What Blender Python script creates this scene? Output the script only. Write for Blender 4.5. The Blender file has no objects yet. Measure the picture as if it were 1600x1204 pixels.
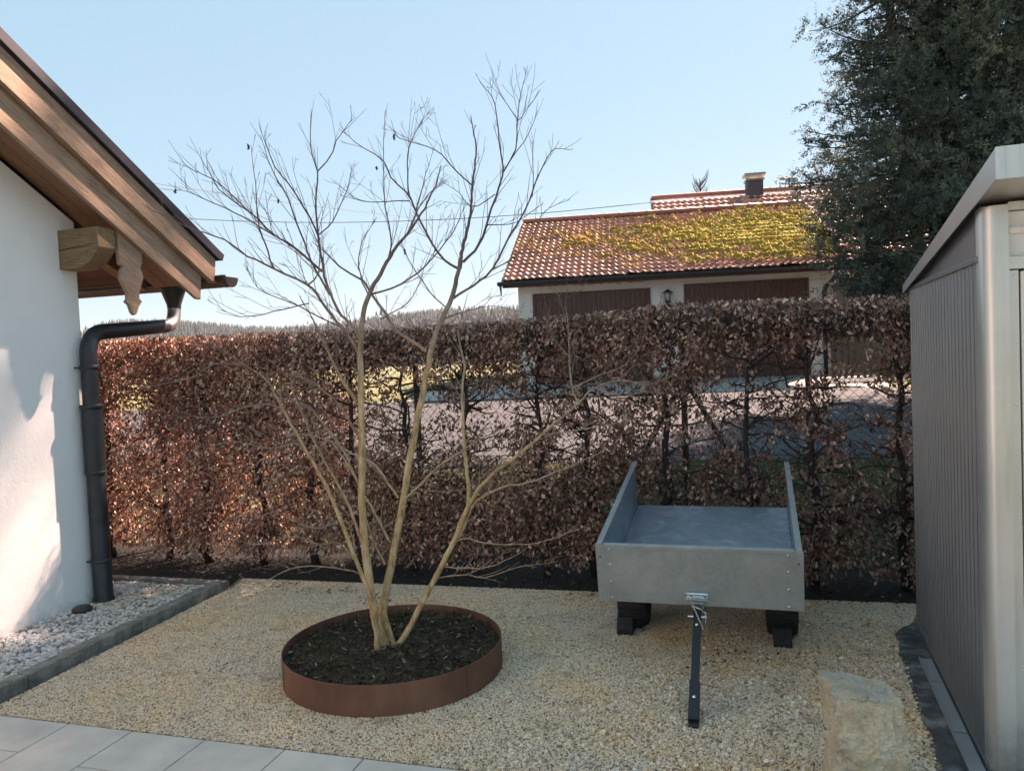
import bpy, math, random
import numpy as np
from mathutils import Vector, Matrix, noise as mn
S = bpy.context.scene
COL = S.collection
rnd = random.Random(11)
rng = np.random.default_rng(7)
R = math.radians

# ------------------------------------------------------------------ camera
F = 1209.; CA = R(16.5); CP = .04; CR = .042; CH = 1.6
_f = np.array([-math.sin(CA)*math.cos(CP), math.cos(CA)*math.cos(CP), -math.sin(CP)])
_r0 = np.array([math.cos(CA), math.sin(CA), 0.]); _u0 = np.cross(_r0, _f)
_r = _r0*math.cos(CR)-_u0*math.sin(CR); _u = _u0*math.cos(CR)+_r0*math.sin(CR)
CC = np.array([0, 0, CH])
cam = bpy.data.cameras.new('camera'); camo = bpy.data.objects.new('camera', cam); COL.objects.link(camo)
cam.sensor_width = 36; cam.lens = 36*F/1600; cam.clip_start = .05; cam.clip_end = 3000
m = Matrix([[_r[i], _u[i], -_f[i], CC[i]] for i in range(3)]+[[0, 0, 0, 1]])
camo.matrix_world = m
S.camera = camo
S.render.resolution_x = 1024; S.render.resolution_y = 770

# ------------------------------------------------------------------ light
SUN_EL = R(45); SUN_AZ = R(30)      # azimuth from +Y towards +X
w = bpy.data.worlds.new("World"); S.world = w; w.use_nodes = True
nt = w.node_tree; bg = nt.nodes['Background']
sk = nt.nodes.new('ShaderNodeTexSky'); sk.sky_type = 'NISHITA'; sk.sun_disc = False
sk.sun_elevation = SUN_EL; sk.sun_rotation = SUN_AZ
sk.air_density = 1.0; sk.dust_density = .5; sk.ozone_density = 1.3; sk.altitude = 400
skm = nt.nodes.new('ShaderNodeMix'); skm.data_type = 'RGBA'; skm.inputs[0].default_value = .87
skm.inputs[7].default_value = (.60, 1.60, 2.16, 1)
nt.links.new(sk.outputs[0], skm.inputs[6]); nt.links.new(skm.outputs[2], bg.inputs[0]); bg.inputs[1].default_value = .113
sl = bpy.data.lights.new('sun', 'SUN'); sl.energy = 5.0; sl.angle = R(1.0); sl.color = (1, .94, .84)
so = bpy.data.objects.new('sun', sl); COL.objects.link(so)
sd = Vector((math.sin(SUN_AZ)*math.cos(SUN_EL), math.cos(SUN_AZ)*math.cos(SUN_EL), math.sin(SUN_EL)))
so.rotation_euler = sd.to_track_quat('Z', 'Y').to_euler(); so.location = (6, 10, 14)
S.view_settings.view_transform = 'Standard'; S.view_settings.look = 'None'
S.view_settings.exposure = 1.92; S.view_settings.gamma = 1
S.view_settings.use_white_balance = True; S.view_settings.white_balance_temperature = 8500; S.view_settings.white_balance_tint = 36
S.render.engine = 'CYCLES'

# photograph measurements -> points of the place
def ray(x, y): return _f+_r*(x-800)/F-_u*(y-602)/F
def onz(x, y, z=0): d = ray(x, y); return CC+d*(z-CH)/d[2]
def onx(x, y, X): d = ray(x, y); return CC+d*X/d[0]
def ony(x, y, Y): d = ray(x, y); return CC+d*Y/d[1]
def dep(x, y, D): return CC+ray(x, y)*D
def onpl(x, y, p, n):
    d = ray(x, y); return CC+d*(np.dot(np.array(p)-CC, n)/np.dot(d, n))

# ------------------------------------------------------------------ materials
def mat(name, base=(.5, .5, .5), rough=.8, metal=0., spec=.5):
    mt = bpy.data.materials.new(name); mt.use_nodes = True
    b = mt.node_tree.nodes['Principled BSDF']
    b.inputs['Base Color'].default_value = (*base, 1); b.inputs['Roughness'].default_value = rough
    b.inputs['Metallic'].default_value = metal; b.inputs['Specular IOR Level'].default_value = spec
    return mt
class NT:
    def __init__(s, mt): s.t = mt.node_tree; s.b = s.t.nodes['Principled BSDF']; s._c = {}
    def n(s, ty, **k):
        o = s.t.nodes.new(ty)
        for a, v in k.items(): setattr(o, a, v)
        return o
    def l(s, a, b): s.t.links.new(a, b)
    def pos(s, scale=(1, 1, 1), rot=(0, 0, 0)):
        g = s.n('ShaderNodeNewGeometry'); mp = s.n('ShaderNodeMapping')
        mp.inputs['Scale'].default_value = scale; mp.inputs['Rotation'].default_value = rot
        s.l(g.outputs['Position'], mp.inputs['Vector']); return mp.outputs[0]
    def noise(s, vec, sc, det=5, ro=.6, dist=0):
        o = s.n('ShaderNodeTexNoise'); o.inputs['Scale'].default_value = sc; o.inputs['Detail'].default_value = det
        o.inputs['Roughness'].default_value = ro; o.inputs['Distortion'].default_value = dist
        if vec is not None: s.l(vec, o.inputs['Vector'])
        return o.outputs['Fac']
    def vor(s, vec, sc, feat='F1'):
        o = s.n('ShaderNodeTexVoronoi', feature=feat); o.inputs['Scale'].default_value = sc
        if vec is not None: s.l(vec, o.inputs['Vector'])
        return o
    def ramp(s, fac, stops, interp='LINEAR'):
        o = s.n('ShaderNodeValToRGB'); e = o.color_ramp.elements; o.color_ramp.interpolation = interp
        while len(e) < len(stops): e.new(.5)
        for i, (p, c) in enumerate(stops):
            e[i].position = p; e[i].color = (*c, 1) if len(c) == 3 else c
        s.l(fac, o.inputs[0]); return o.outputs[0]
    def mix(s, fac, a, b, mode='MIX'):
        o = s.n('ShaderNodeMix', data_type='RGBA', blend_type=mode)
        for v, i in ((fac, 0), (a, 6), (b, 7)):
            if isinstance(v, (int, float)): o.inputs[i].default_value = v
            elif isinstance(v, tuple): o.inputs[i].default_value = (*v, 1)
            else: s.l(v, o.inputs[i])
        return o.outputs[2]
    def math(s, op, a, b=0.):
        o = s.n('ShaderNodeMath', operation=op)
        for i, v in enumerate((a, b)):
            if isinstance(v, (int, float)): o.inputs[i].default_value = v
            else: s.l(v, o.inputs[i])
        return o.outputs[0]
    def col(s, c): s.l(c, s.b.inputs['Base Color'])
    def bump(s, h, st=.3, d=.01):
        o = s.n('ShaderNodeBump'); o.inputs['Strength'].default_value = st; o.inputs['Distance'].default_value = d
        s.l(h, o.inputs['Height']); s.l(o.outputs[0], s.b.inputs['Normal'])
    def attr(s, name):
        o = s.n('ShaderNodeAttribute', attribute_name=name); return o.outputs['Fac']
def gm(v): return tuple(v)

def noisy(name, c1, c2, sc=4, rough=.85, bump=.3, bsc=60, bd=.005, metal=0, spec=.4, scale=(1, 1, 1), rot=(0, 0, 0), c3=None):
    mt = mat(name, c1, rough, metal, spec); k = NT(mt); p = k.pos(scale, rot)
    f = k.noise(p, sc, 6, .65)
    st = [(.35, c1), (.65, c2)]
    if c3: st = [(.3, c1), (.5, c2), (.7, c3)]
    k.col(k.ramp(f, st)); k.bump(k.noise(p, bsc, 4), bump, bd)
    return mt

M = {}
M['plaster'] = mat('white_plaster', (.88, .88, .88), .92); k = NT(M['plaster'])
n1 = k.noise(k.pos(), 1.6, 6, .7); c = k.ramp(n1, [(.35, (.86, .86, .86)), (.6, (.90, .90, .895))])
sx = k.n('ShaderNodeSeparateXYZ'); k.l(k.n('ShaderNodeNewGeometry').outputs['Position'], sx.inputs[0])
sp_ = k.math('ADD', sx.outputs[2], k.math('MULTIPLY', k.noise(k.pos(), 22, 6, .8), .28))
c = k.mix(k.ramp(sp_, [(.15, (.55, .55, .55)), (.24, (0, 0, 0))]), c, (.50, .46, .41))
k.col(c); k.bump(k.math('ADD', k.noise(k.pos(), 28, 8, .75), k.math('MULTIPLY', k.noise(k.pos(), 5, 4), 1.)), .45, .006)
def wood(name, a, b, c, scale, rough=.6, tilt=0.):
    mt = mat(name, a, rough, 0, .4); k = NT(mt)
    g = k.n('ShaderNodeNewGeometry'); mp = k.n('ShaderNodeMapping', vector_type='TEXTURE')
    mp.inputs['Scale'].default_value = tuple(1/x for x in scale); mp.inputs['Rotation'].default_value = (-tilt, 0, 0)
    k.l(g.outputs['Position'], mp.inputs['Vector']); p = mp.outputs[0]
    f = k.noise(p, 6, 8, .72, .5); g = k.noise(k.pos((1, 1, 1)), 4.5, 5, .65)
    cc = k.ramp(f, [(.32, tuple(x*.6 for x in a)), (.42, a), (.56, b), (.72, c)])
    cc = k.mix(k.ramp(g, [(.48, (0, 0, 0)), (.72, (.7, .7, .7))]), cc, tuple(x*.62+.03 for x in a))
    k.col(cc); k.bump(f, .6, .006); return mt
M['board'] = wood('stained_board', (.30, .185, .125), (.40, .26, .185), (.47, .33, .26), (22, .9, 9), .6, R(29.7))
M['beam'] = wood('old_beam', (.19, .115, .06), (.28, .18, .10), (.36, .25, .16), (1.4, 12, 14))
M['soffit'] = wood('soffit_board', (.24, .12, .065), (.30, .15, .085), (.34, .18, .10), (12, .9, 6), .6, R(29.7))
M['dark_wood'] = wood('dark_brown_wood', (.065, .022, .014), (.11, .038, .024), (.15, .058, .038), (9, 9, .8), .55)
M['black_metal'] = noisy('anthracite_coated_metal', (.022, .027, .033), (.035, .042, .05), 8, .42, .05, 60, .001, .3, .5)
M['zinc'] = noisy('weathered_zinc', (.30, .31, .32), (.5, .5, .5), 12, .38, .1, 60, .001, .9)
M['roof_dark'] = noisy('dark_roof_sheet', (.010, .012, .026), (.018, .021, .042), 10, .6, .1, 40, .002, 0)
M['brown_metal'] = noisy('brown_gutter', (.045, .032, .03), (.075, .055, .05), 9, .5, .08, 60, .001, .2)

# gravel
def gravel_mat(name, stops, inst, dark=.5):
    mt = mat(name, (.4, .35, .28), .85, 0, .3); k = NT(mt)
    if inst:
        oi = k.n('ShaderNodeObjectInfo'); v = oi.outputs['Random']
        c = k.ramp(v, stops, 'LINEAR')
    else:
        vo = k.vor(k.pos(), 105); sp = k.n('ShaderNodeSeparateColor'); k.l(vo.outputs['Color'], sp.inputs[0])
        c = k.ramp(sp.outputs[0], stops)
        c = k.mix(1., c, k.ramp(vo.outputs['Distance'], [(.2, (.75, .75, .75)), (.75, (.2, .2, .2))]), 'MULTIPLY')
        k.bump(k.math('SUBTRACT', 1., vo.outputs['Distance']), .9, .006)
    big = k.noise(k.pos(), 1.6, 4, .6)
    c = k.mix(1., c, k.ramp(big, [(.35, (.93, .98, 1.06)), (.5, (1, 1, 1)), (.66, (1.08, .98, .84))]), 'MULTIPLY')
    dirt = k.noise(k.pos((1, 1, 1), (0, 0, .7)), 5.5, 6, .75)
    c = k.mix(k.ramp(dirt, [(.53, (0, 0, 0)), (.72, (dark, dark, dark))]), c, (.20, .125, .065))
    k.col(c)
    return mt
gs = [(0, (.28, .17, .10)), (.12, (.54, .35, .21)), (.34, (.80, .56, .36)), (.60, (.90, .68, .47)), (.80, (.60, .46, .37)), (.96, (.86, .70, .55)), (1, (.93, .83, .72))]
M['gravel_stone'] = gravel_mat('gravel_stone', gs, True)
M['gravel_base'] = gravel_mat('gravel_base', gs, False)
ps = [(0, (.20, .18, .17)), (.2, (.38, .355, .33)), (.5, (.56, .53, .50)), (.75, (.68, .65, .61)), (.9, (.50, .42, .35)), (1, (.80, .78, .75))]
M['pebble'] = gravel_mat('pebble', ps, True, .15)
M['pebble_base'] = noisy('pebble_bed_base', (.10, .095, .09), (.2, .19, .18), 30, .9, .5, 50, .01)
M['soil'] = noisy('dark_soil', (.025, .019, .012), (.07, .054, .032), 14, .95, .9, 55, .03, c3=(.11, .09, .05))
M['concrete'] = noisy('kerb_concrete', (.12, .12, .105), (.25, .24, .215), 11, .95, 1., 60, .02, c3=(.38, .365, .33))
M['stained_slab'] = noisy('stained_concrete', (.035, .033, .032), (.09, .088, .085), 9, .8, .7, 50, .01, c3=(.30, .295, .28))
# pavers
mt = noisy('paver_concrete', (.51, .455, .405), (.66, .595, .53), 3.5, .85, .25, 160, .002); M['paver'] = mt
M['joint'] = noisy('joint_sand', (.03, .028, .025), (.06, .055, .05), 20, .95, .5, 120, .003)
# corten
mt = noisy('rusted_steel', (.12, .052, .035), (.19, .08, .052), 4.5, .8, .25, 90, .002, .1, c3=(.26, .115, .07), scale=(1, 1, .5)); M['corten'] = mt
M['galv'] = mat('galvanised_sheet', (.4, .42, .43), .42, .6); k = NT(M['galv'])
p = k.pos(); vo = k.vor(p, 55); sp = k.n('ShaderNodeSeparateColor'); k.l(vo.outputs['Color'], sp.inputs[0])
c = k.ramp(sp.outputs[0], [(0, (.35, .375, .375)), (1, (.40, .43, .425))])
n1 = k.noise(p, 5, 7, .7, .5)
c = k.mix(k.ramp(n1, [(.45, (0, 0, 0)), (.72, (.7, .7, .7))]), c, (.50, .52, .505)); k.col(k.mix(k.ramp(k.noise(k.pos((1, 1, .12)), 16, 5, .7), [(.5, (0, 0, 0)), (.75, (.55, .55, .55))]), c, (.30, .33, .29)))
k.l(k.ramp(n1, [(.3, (.38,)*3), (.7, (.62,)*3)]), k.b.inputs['Roughness']); k.bump(k.noise(p, 3, 3), .1, .01)
M['galv_floor'] = mat('scuffed_galvanised_floor', (.3, .34, .4), .5, .8); k = NT(M['galv_floor'])
p = k.pos(); n1 = k.noise(p, 7, 8, .75, 1.2)
k.col(k.ramp(n1, [(.3, (.25, .33, .39)), (.55, (.35, .44, .51)), (.72, (.60, .66, .69))])); k.l(k.ramp(k.noise(p, 14, 6), [(.3, (.35,)*3), (.7, (.65,)*3)]), k.b.inputs['Roughness'])
M['rubber'] = noisy('black_rubber', (.012, .012, .013), (.03, .03, .03), 30, .75, .3, 90, .002)
M['blackpaint'] = noisy('black_paint', (.01, .011, .015), (.016, .017, .022), 15, .35, .05, 90, .001)
M['chrome'] = noisy('bright_zinc', (.6, .6, .6), (.75, .75, .75), 20, .25, .05, 50, .001, 1.)
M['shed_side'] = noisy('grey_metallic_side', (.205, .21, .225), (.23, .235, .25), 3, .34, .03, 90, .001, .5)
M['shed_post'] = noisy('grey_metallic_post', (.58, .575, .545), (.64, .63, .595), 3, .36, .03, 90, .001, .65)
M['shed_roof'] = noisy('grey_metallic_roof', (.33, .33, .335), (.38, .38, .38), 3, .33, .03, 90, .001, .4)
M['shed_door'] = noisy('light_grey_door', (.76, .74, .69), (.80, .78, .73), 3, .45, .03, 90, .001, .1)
def splash(mt):
    k = NT(mt); old = [l for l in k.t.links if l.to_socket == k.b.inputs['Base Color']][0].from_socket
    sx = k.n('ShaderNodeSeparateXYZ'); k.l(k.n('ShaderNodeNewGeometry').outputs['Position'], sx.inputs[0])
    h = k.math('ADD', sx.outputs[2], k.math('MULTIPLY', k.noise(k.pos(), 16, 7, .8), .5))
    c = k.mix(k.ramp(h, [(.22, (.6, .6, .6)), (.46, (0, 0, 0))]), old, (.22, .19, .15))
    st = k.noise(k.pos((1, 1, .06)), 24, 5, .7); c = k.mix(k.ramp(st, [(.52, (0, 0, 0)), (.74, (.35, .35, .35))]), c, (.24, .235, .22))
    k.col(c)
for q_ in ('shed_side', 'shed_post', 'shed_door'): splash(M[q_])
M['acrylic'] = noisy('milky_transom', (.68, .70, .69), (.78, .80, .79), 2, .25, .02, 90, .001)
# stone
M['stone'] = mat('yellow_limestone', (.5, .42, .28), .9); k = NT(M['stone']); p = k.pos()
n1 = k.noise(p, 6, 8, .7, .6); n2 = k.noise(p, 18, 8, .75)
sx = k.n('ShaderNodeSeparateXYZ'); k.l(k.n('ShaderNodeNewGeometry').outputs['Position'], sx.inputs[0])
c = k.ramp(n1, [(.3, (.66, .47, .29)), (.5, (.90, .72, .51)), (.7, (.96, .87, .73))])
c = k.mix(k.ramp(n2, [(.52, (0, 0, 0)), (.70, (.55, .55, .55))]), c, (.36, .31, .23))
top = k.math('ADD', sx.outputs[2], k.math('MULTIPLY', n1, .16))
c = k.mix(k.ramp(top, [(.45, (0, 0, 0)), (.48, (.75, .75, .75))]), c, (.52, .47, .42))
k.col(c); k.bump(k.math('ADD', k.noise(p, 45, 8, .8), k.math('MULTIPLY', n2, 1.)), 1., .018)
# vegetation
def leafmat(name, stops, rough=.7, trans=0.):
    mt = mat(name, (.2, .1, .05), rough, 0, .35); k = NT(mt)
    c = k.ramp(k.attr('rv'), stops); k.col(c)
    if trans:
        tr = k.n('ShaderNodeBsdfTranslucent'); k.l(c, tr.inputs[0])
        ms = k.n('ShaderNodeMixShader'); ms.inputs[0].default_value = trans
        k.l(k.b.outputs[0], ms.inputs[1]); k.l(tr.outputs[0], ms.inputs[2])
        k.l(ms.outputs[0], k.t.nodes['Material Output'].inputs[0])
    return mt
M['hleaf'] = leafmat('dry_beech_leaf', [(0, (.08, .035, .026)), (.3, (.26, .115, .08)), (.55, (.47, .245, .175)), (.8, (.70, .44, .34)), (1, (.90, .70, .59))], .45, .14)
M['conif'] = leafmat('cypress_foliage', [(0, (.030, .050, .042)), (.5, (.070, .105, .082)), (.85, (.135, .17, .125)), (1, (.26, .25, .18))], .6, .15)
M['hill_conif'] = leafmat('spruce_green', [(0, (.008, .020, .018)), (.6, (.016, .034, .028)), (1, (.03, .048, .034))], .9)
M['hill_bare'] = leafmat('bare_wood_grey', [(0, (.06, .05, .045)), (.6, (.09, .075, .068)), (1, (.12, .10, .09))], .9)
M['litter'] = leafmat('leaf_litter', [(0, (.02, .013, .01)), (.5, (.07, .042, .028)), (.85, (.16, .10, .065)), (1, (.34, .27, .19))], .8)
M['grassblade'] = leafmat('grass_blade', [(0, (.03, .045, .015)), (.6, (.07, .09, .03)), (1, (.22, .20, .09))], .8)
M['hbark'] = noisy('hedge_bark', (.030, .022, .020), (.065, .048, .042), 25, .9, .5, 90, .006)
M['cbark'] = noisy('conifer_bark', (.035, .028, .025), (.07, .055, .048), 8, .95, .7, 30, .03, scale=(1, 1, .25))
M['grass'] = noisy('winter_grass', (.05, .065, .025), (.15, .15, .065), 1.2, .95, .6, 40, .03, c3=(.25, .23, .12))
M['shade_grass'] = noisy('shaded_bank_grass', (.03, .045, .022), (.06, .075, .032), 3, .95, .8, 50, .04, c3=(.11, .11, .05))  # darker copy of the grass, the bank's shade is put into its colour
M['road'] = noisy('asphalt', (.045, .047, .053), (.07, .072, .079), 3, .9, .4, 160, .004)
M['drive'] = noisy('pale_concrete_drive', (.30, .28, .26), (.38, .36, .33), 2, .9, .3, 120, .004)
M['hillground'] = noisy('hill_ground', (.10, .12, .07), (.16, .15, .10), .05, .95, .2, 2, .1)
# shrub bark: yellow at base going purple-brown to the twigs by an attribute
M['bark'] = mat('young_bark', (.35, .25, .12), .75, 0, .3); k = NT(M['bark']); p = k.pos((1, 1, .35))
n1 = k.noise(p, 30, 6, .7); 
n9 = k.noise(k.pos((1, 1, .3)), 9, 4, .6)
ca = k.ramp(n1, [(.3, (.22, .12, .06)), (.5, (.58, .36, .18)), (.7, (.78, .57, .37))])
ca = k.mix(k.ramp(n9, [(.54, (0, 0, 0)), (.72, (.5, .5, .5))]), ca, (.40, .27, .08))
cb = k.ramp(n1, [(.3, (.23, .15, .11)), (.6, (.42, .31, .24))])
cd = k.ramp(n1, [(.3, (.08, .045, .05)), (.65, (.19, .11, .11))])
c = k.mix(k.ramp(k.attr('rv'), [(0, (0, 0, 0)), (.45, (1, 1, 1))]), ca, cb)
c = k.mix(k.ramp(k.attr('rv'), [(.5, (0, 0, 0)), (1, (1, 1, 1))]), c, cd)
k.col(c); k.bump(n1, 1., .012)
# tiles
M['tile'] = mat('clay_tile', (.4, .14, .08), .42, 0, .8); k = NT(M['tile'])
n1 = k.noise(k.pos(), 9, 6, .7); n2 = k.noise(k.pos(), 1.3, 5, .6)
c = k.ramp(n1, [(.3, (.40, .15, .10)), (.55, (.62, .26, .18)), (.75, (.74, .42, .31))])
c = k.mix(1., c, k.ramp(k.attr('rv'), [(0, (.55, .50, .52)), (.5, (.95, .95, .95)), (1, (1.15, 1.15, 1.15))]), 'MULTIPLY')
c = k.mix(k.ramp(n2, [(.45, (0, 0, 0)), (.7, (.45, .45, .45))]), c, (.28, .15, .085)); k.col(c)
k.l(k.ramp(n1, [(.3, (.38,)*3), (.7, (.6,)*3)]), k.b.inputs['Roughness'])
M['moss'] = mat('roof_moss', (.3, .28, .02), .95); k = NT(M['moss'])
n1 = k.noise(k.pos(), 14, 6, .7)
ga = k.ramp(n1, [(.3, (.10, .075, .018)), (.5, (.36, .275, .04)), (.7, (.60, .47, .075))])
gb = k.ramp(n1, [(.3, (.14, .075, .02)), (.5, (.34, .19, .035)), (.7, (.50, .33, .06))])
k.col(k.mix(k.ramp(k.attr('rv'), [(.2, (0, 0, 0)), (.75, (1, 1, 1))]), gb, ga)); k.bump(n1, .8, .03)
M['far_plaster'] = noisy('garage_plaster', (.60, .585, .55), (.70, .69, .66), 1.2, .9, .3, 40, .006)
M['bare_plaster'] = noisy('crumbled_plaster', (.33, .27, .20), (.5, .44, .36), 20, .95, .6, 60, .01)
M['glass'] = mat('lamp_glass', (.75, .78, .8), .1, 0, .6); M['glass'].node_tree.nodes['Principled BSDF'].inputs['Transmission Weight'].default_value = .7
M['grey_board'] = wood('grey_board', (.13, .14, .16), (.19, .20, .225), (.24, .25, .27), (9, 9, .8), .8)
M['slate'] = noisy('slate_cladding', (.03, .035, .045), (.06, .065, .08), 12, .6, .5, 20, .01)
M['wire'] = noisy('dark_green_wire', (.02, .03, .028), (.03, .045, .04), 10, .5, .1, 50, .001)
M['picket'] = wood('picket_wood', (.10, .065, .045), (.15, .10, .07), (.2, .14, .10), (9, 9, .8), .85)
M['pod'] = noisy('dried_leaf', (.02, .012, .012), (.05, .03, .026), 20, .8, .4, 60, .003)
M['cable'] = mat('black_cable', (.02, .02, .022), .6)

# ------------------------------------------------------------------ mesh helpers
def link(o, parent=None):
    COL.objects.link(o)
    if parent is not None: o.parent = parent
    return o
def tag(o, label=None, cat=None, group=None, kind=None):
    for k_, v in (('label', label), ('category', cat), ('group', group), ('kind', kind)):
        if v: o[k_] = v
    return o
def empty(name, label=None, cat=None, loc=(0, 0, 0), group=None):
    o = bpy.data.objects.new(name, None); o.empty_display_size = .2; o.location = loc; link(o)
    return tag(o, label, cat, group)
def setparent(o, p):
    o.parent = p; o.matrix_parent_inverse = Matrix.Translation(-Vector(p.location)) if p.parent is None else Matrix.Translation(-Vector(p.parent.location)) if False else Matrix.Translation(-Vector(p.location))
class MB:
    def __init__(s): s.v = []; s.f = []; s.a = []; s.n = 0
    def add(s, V, Fs, a=None):
        V = np.asarray(V, float); s.v.append(V)
        s.f += [tuple(i+s.n for i in q) for q in Fs]; s.n += len(V)
        if a is not None: s.a += [a]*len(V) if not hasattr(a, '__len__') else list(a)
        return s
    def box(s, c, d, ax=None):
        c = np.array(c, float); h = np.array(d, float)/2
        ax = np.eye(3) if ax is None else np.array(ax)
        V = [c+ax[0]*h[0]*i+ax[1]*h[1]*j+ax[2]*h[2]*k_ for k_ in (-1, 1) for j in (-1, 1) for i in (-1, 1)]
        return s.add(V, [(0, 2, 3, 1), (4, 5, 7, 6), (0, 1, 5, 4), (2, 6, 7, 3), (0, 4, 6, 2), (1, 3, 7, 5)])
    def prism(s, poly, d):          # closed polygon of 3-D points swept by vector d
        P = np.array(poly, float); n = len(P); V = np.vstack([P, P+np.array(d)])
        return s.add(V, [tuple(range(n))[::-1], tuple(range(n, 2*n))]+[(i, (i+1) % n, (i+1) % n+n, i+n) for i in range(n)])
    def tube(s, pts, rad, sides=8, a=None, cap=True):
        P = np.array(pts, float); n = len(P)
        rad = np.full(n, rad) if not hasattr(rad, '__len__') else np.array(rad)
        T = np.gradient(P, axis=0); T /= np.linalg.norm(T, axis=1)[:, None]+1e-9
        up = np.array([0, 0, 1.]) if abs(T[0][2]) < .9 else np.array([1., 0, 0])
        V = []; N = np.cross(T[0], up); N /= np.linalg.norm(N)
        an = np.linspace(0, 2*math.pi, sides, endpoint=False)
        for i in range(n):
            N = N-T[i]*(N@T[i]); N /= np.linalg.norm(N)+1e-9; B = np.cross(T[i], N)
            V.append(P[i]+rad[i]*(np.cos(an)[:, None]*N+np.sin(an)[:, None]*B))
        Fs = [(i*sides+j, i*sides+(j+1) % sides, (i+1)*sides+(j+1) % sides, (i+1)*sides+j) for i in range(n-1) for j in range(sides)]
        if cap: Fs += [tuple(range(sides))[::-1], tuple(range((n-1)*sides, n*sides))]
        av = None if a is None else (np.repeat(np.array(a), sides) if hasattr(a, '__len__') else a)
        return s.add(np.vstack(V), Fs, av)
    def lathe(s, c, prof, sides=16, ax=None):
        ax = np.eye(3) if ax is None else np.array(ax); c = np.array(c, float)
        V = []
        for r_, z in prof:
            for j in range(sides):
                t = 2*math.pi*j/sides; V.append(c+ax[0]*r_*math.cos(t)+ax[1]*r_*math.sin(t)+ax[2]*z)
        n = len(prof)
        Fs = [(i*sides+j, i*sides+(j+1) % sides, (i+1)*sides+(j+1) % sides, (i+1)*sides+j) for i in range(n-1) for j in range(sides)]
        return s.add(V, Fs+[tuple(range(sides))[::-1], tuple(range((n-1)*sides, n*sides))])
    def build(s, name, mt, parent=None, smooth=False, bevel=0, angle=None):
        me = bpy.data.meshes.new(name); me.from_pydata(np.vstack(s.v).tolist(), [], s.f)
        if s.a and len(s.a) == s.n:
            at = me.attributes.new('rv', 'FLOAT', 'POINT'); at.data.foreach_set('value', np.array(s.a, np.float32))
        me.materials.append(mt); me.validate()
        if smooth: me.polygons.foreach_set('use_smooth', [True]*len(me.polygons))
        o = bpy.data.objects.new(name, me); link(o)
        if parent is not None: setparent(o, parent)
        if angle is not None and smooth:
            me.set_sharp_from_angle(angle=R(angle))
        if bevel:
            b = o.modifiers.new('bevel', 'BEVEL'); b.width = bevel; b.segments = 2; b.limit_method = 'ANGLE'
        return o
def setparent(o, p):
    o.parent = p
    base = p
    off = Vector(p.location)
    while base.parent is not None:
        base = base.parent; off = Vector(base.location) if base.type == 'EMPTY' else off
    # children of meshes (which sit at the world origin of their root) need the inverse of the accumulated offset
    o.matrix_parent_inverse = Matrix.Translation(-worldloc(p))
def worldloc(p):
    if p.parent is None: return Vector(p.location)
    return Vector((0, 0, 0)) + p.matrix_parent_inverse.translation + worldloc(p.parent) + Vector(p.location)
def rawmesh(name, V, tris, mt, parent=None, rv=None, smooth=False, kface=3):
    me = bpy.data.meshes.new(name); V = np.asarray(V, np.float32); T = np.asarray(tris, np.int32)
    me.vertices.add(len(V)); me.vertices.foreach_set('co', V.ravel())
    nf = len(T); me.loops.add(nf*kface); me.loops.foreach_set('vertex_index', T.ravel())
    me.polygons.add(nf); me.polygons.foreach_set('loop_start', np.arange(0, nf*kface, kface, dtype=np.int32))
    me.polygons.foreach_set('loop_total', np.full(nf, kface, np.int32))
    if smooth: me.polygons.foreach_set('use_smooth', np.ones(nf, bool))
    if rv is not None:
        at = me.attributes.new('rv', 'FLOAT', 'POINT'); at.data.foreach_set('value', np.asarray(rv, np.float32))
    me.update(calc_edges=True); me.materials.append(mt)
    o = bpy.data.objects.new(name, me); link(o)
    if parent is not None: setparent(o, parent)
    return o
def leaves(C, D, N, L, Wd, fold=.25, curl=.2):
    """folded pointed leaves: centre C, direction D, normal N, length L, width Wd"""
    n = len(C); D = D/np.linalg.norm(D, axis=1)[:, None]
    N = N-D*(N*D).sum(1)[:, None]; N /= np.linalg.norm(N, axis=1)[:, None]+1e-9; B = np.cross(D, N)
    L = L[:, None]; Wd = Wd[:, None]
    V = np.stack([C, C+D*L*.5+B*Wd*.5+N*Wd*fold, C+D*L*.5-N*L*curl*.3, C+D*L*.5-B*Wd*.5+N*Wd*fold, C+D*L+N*L*curl], 1).reshape(-1, 3)
    b = np.arange(n)[:, None]*5
    T = np.concatenate([b+np.array([[0, 1, 2]]), b+np.array([[0, 2, 3]]), b+np.array([[2, 1, 4]]), b+np.array([[3, 2, 4]])], 0)
    return V, T
def rdirs(n):
    v = rng.normal(size=(n, 3)); return v/np.linalg.norm(v, axis=1)[:, None]

# ------------------------------------------------------------------ terrain
def sm(a, b, t): t = np.clip((t-a)/(b-a), 0, 1); return t*t*(3-2*t)
KY = [-100, 5.7, 7.6, 9.4, 13.2, 16.4, 22, 60, 200, 330, 3000]; KZ = [-.03, -.03, .05, .22, .56, .85, 1.0, .6, -1., -2., -2.]
def TZ(x, y):
    yy = y-.098*np.clip(x, -20, 20)*sm(5.7, 12, y)
    return np.interp(yy, KY, KZ)
def sheet(name, xs, ys, mt, dz=0, zf=None, kind='structure', warp=None):
    X, Y = np.meshgrid(xs, ys, indexing='ij')
    if warp: X, Y = warp(X, Y)
    Z = (zf or TZ)(X, Y)+dz
    V = np.stack([X, Y, Z], -1).reshape(-1, 3); a, b = len(xs), len(ys)
    i, j = np.meshgrid(np.arange(a-1), np.arange(b-1), indexing='ij'); q = (i*b+j).ravel()
    o = rawmesh(name, V, np.stack([q, q+b, q+b+1, q+1], 1), mt, None, None, True, 4)
    return tag(o, kind=kind)
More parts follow.
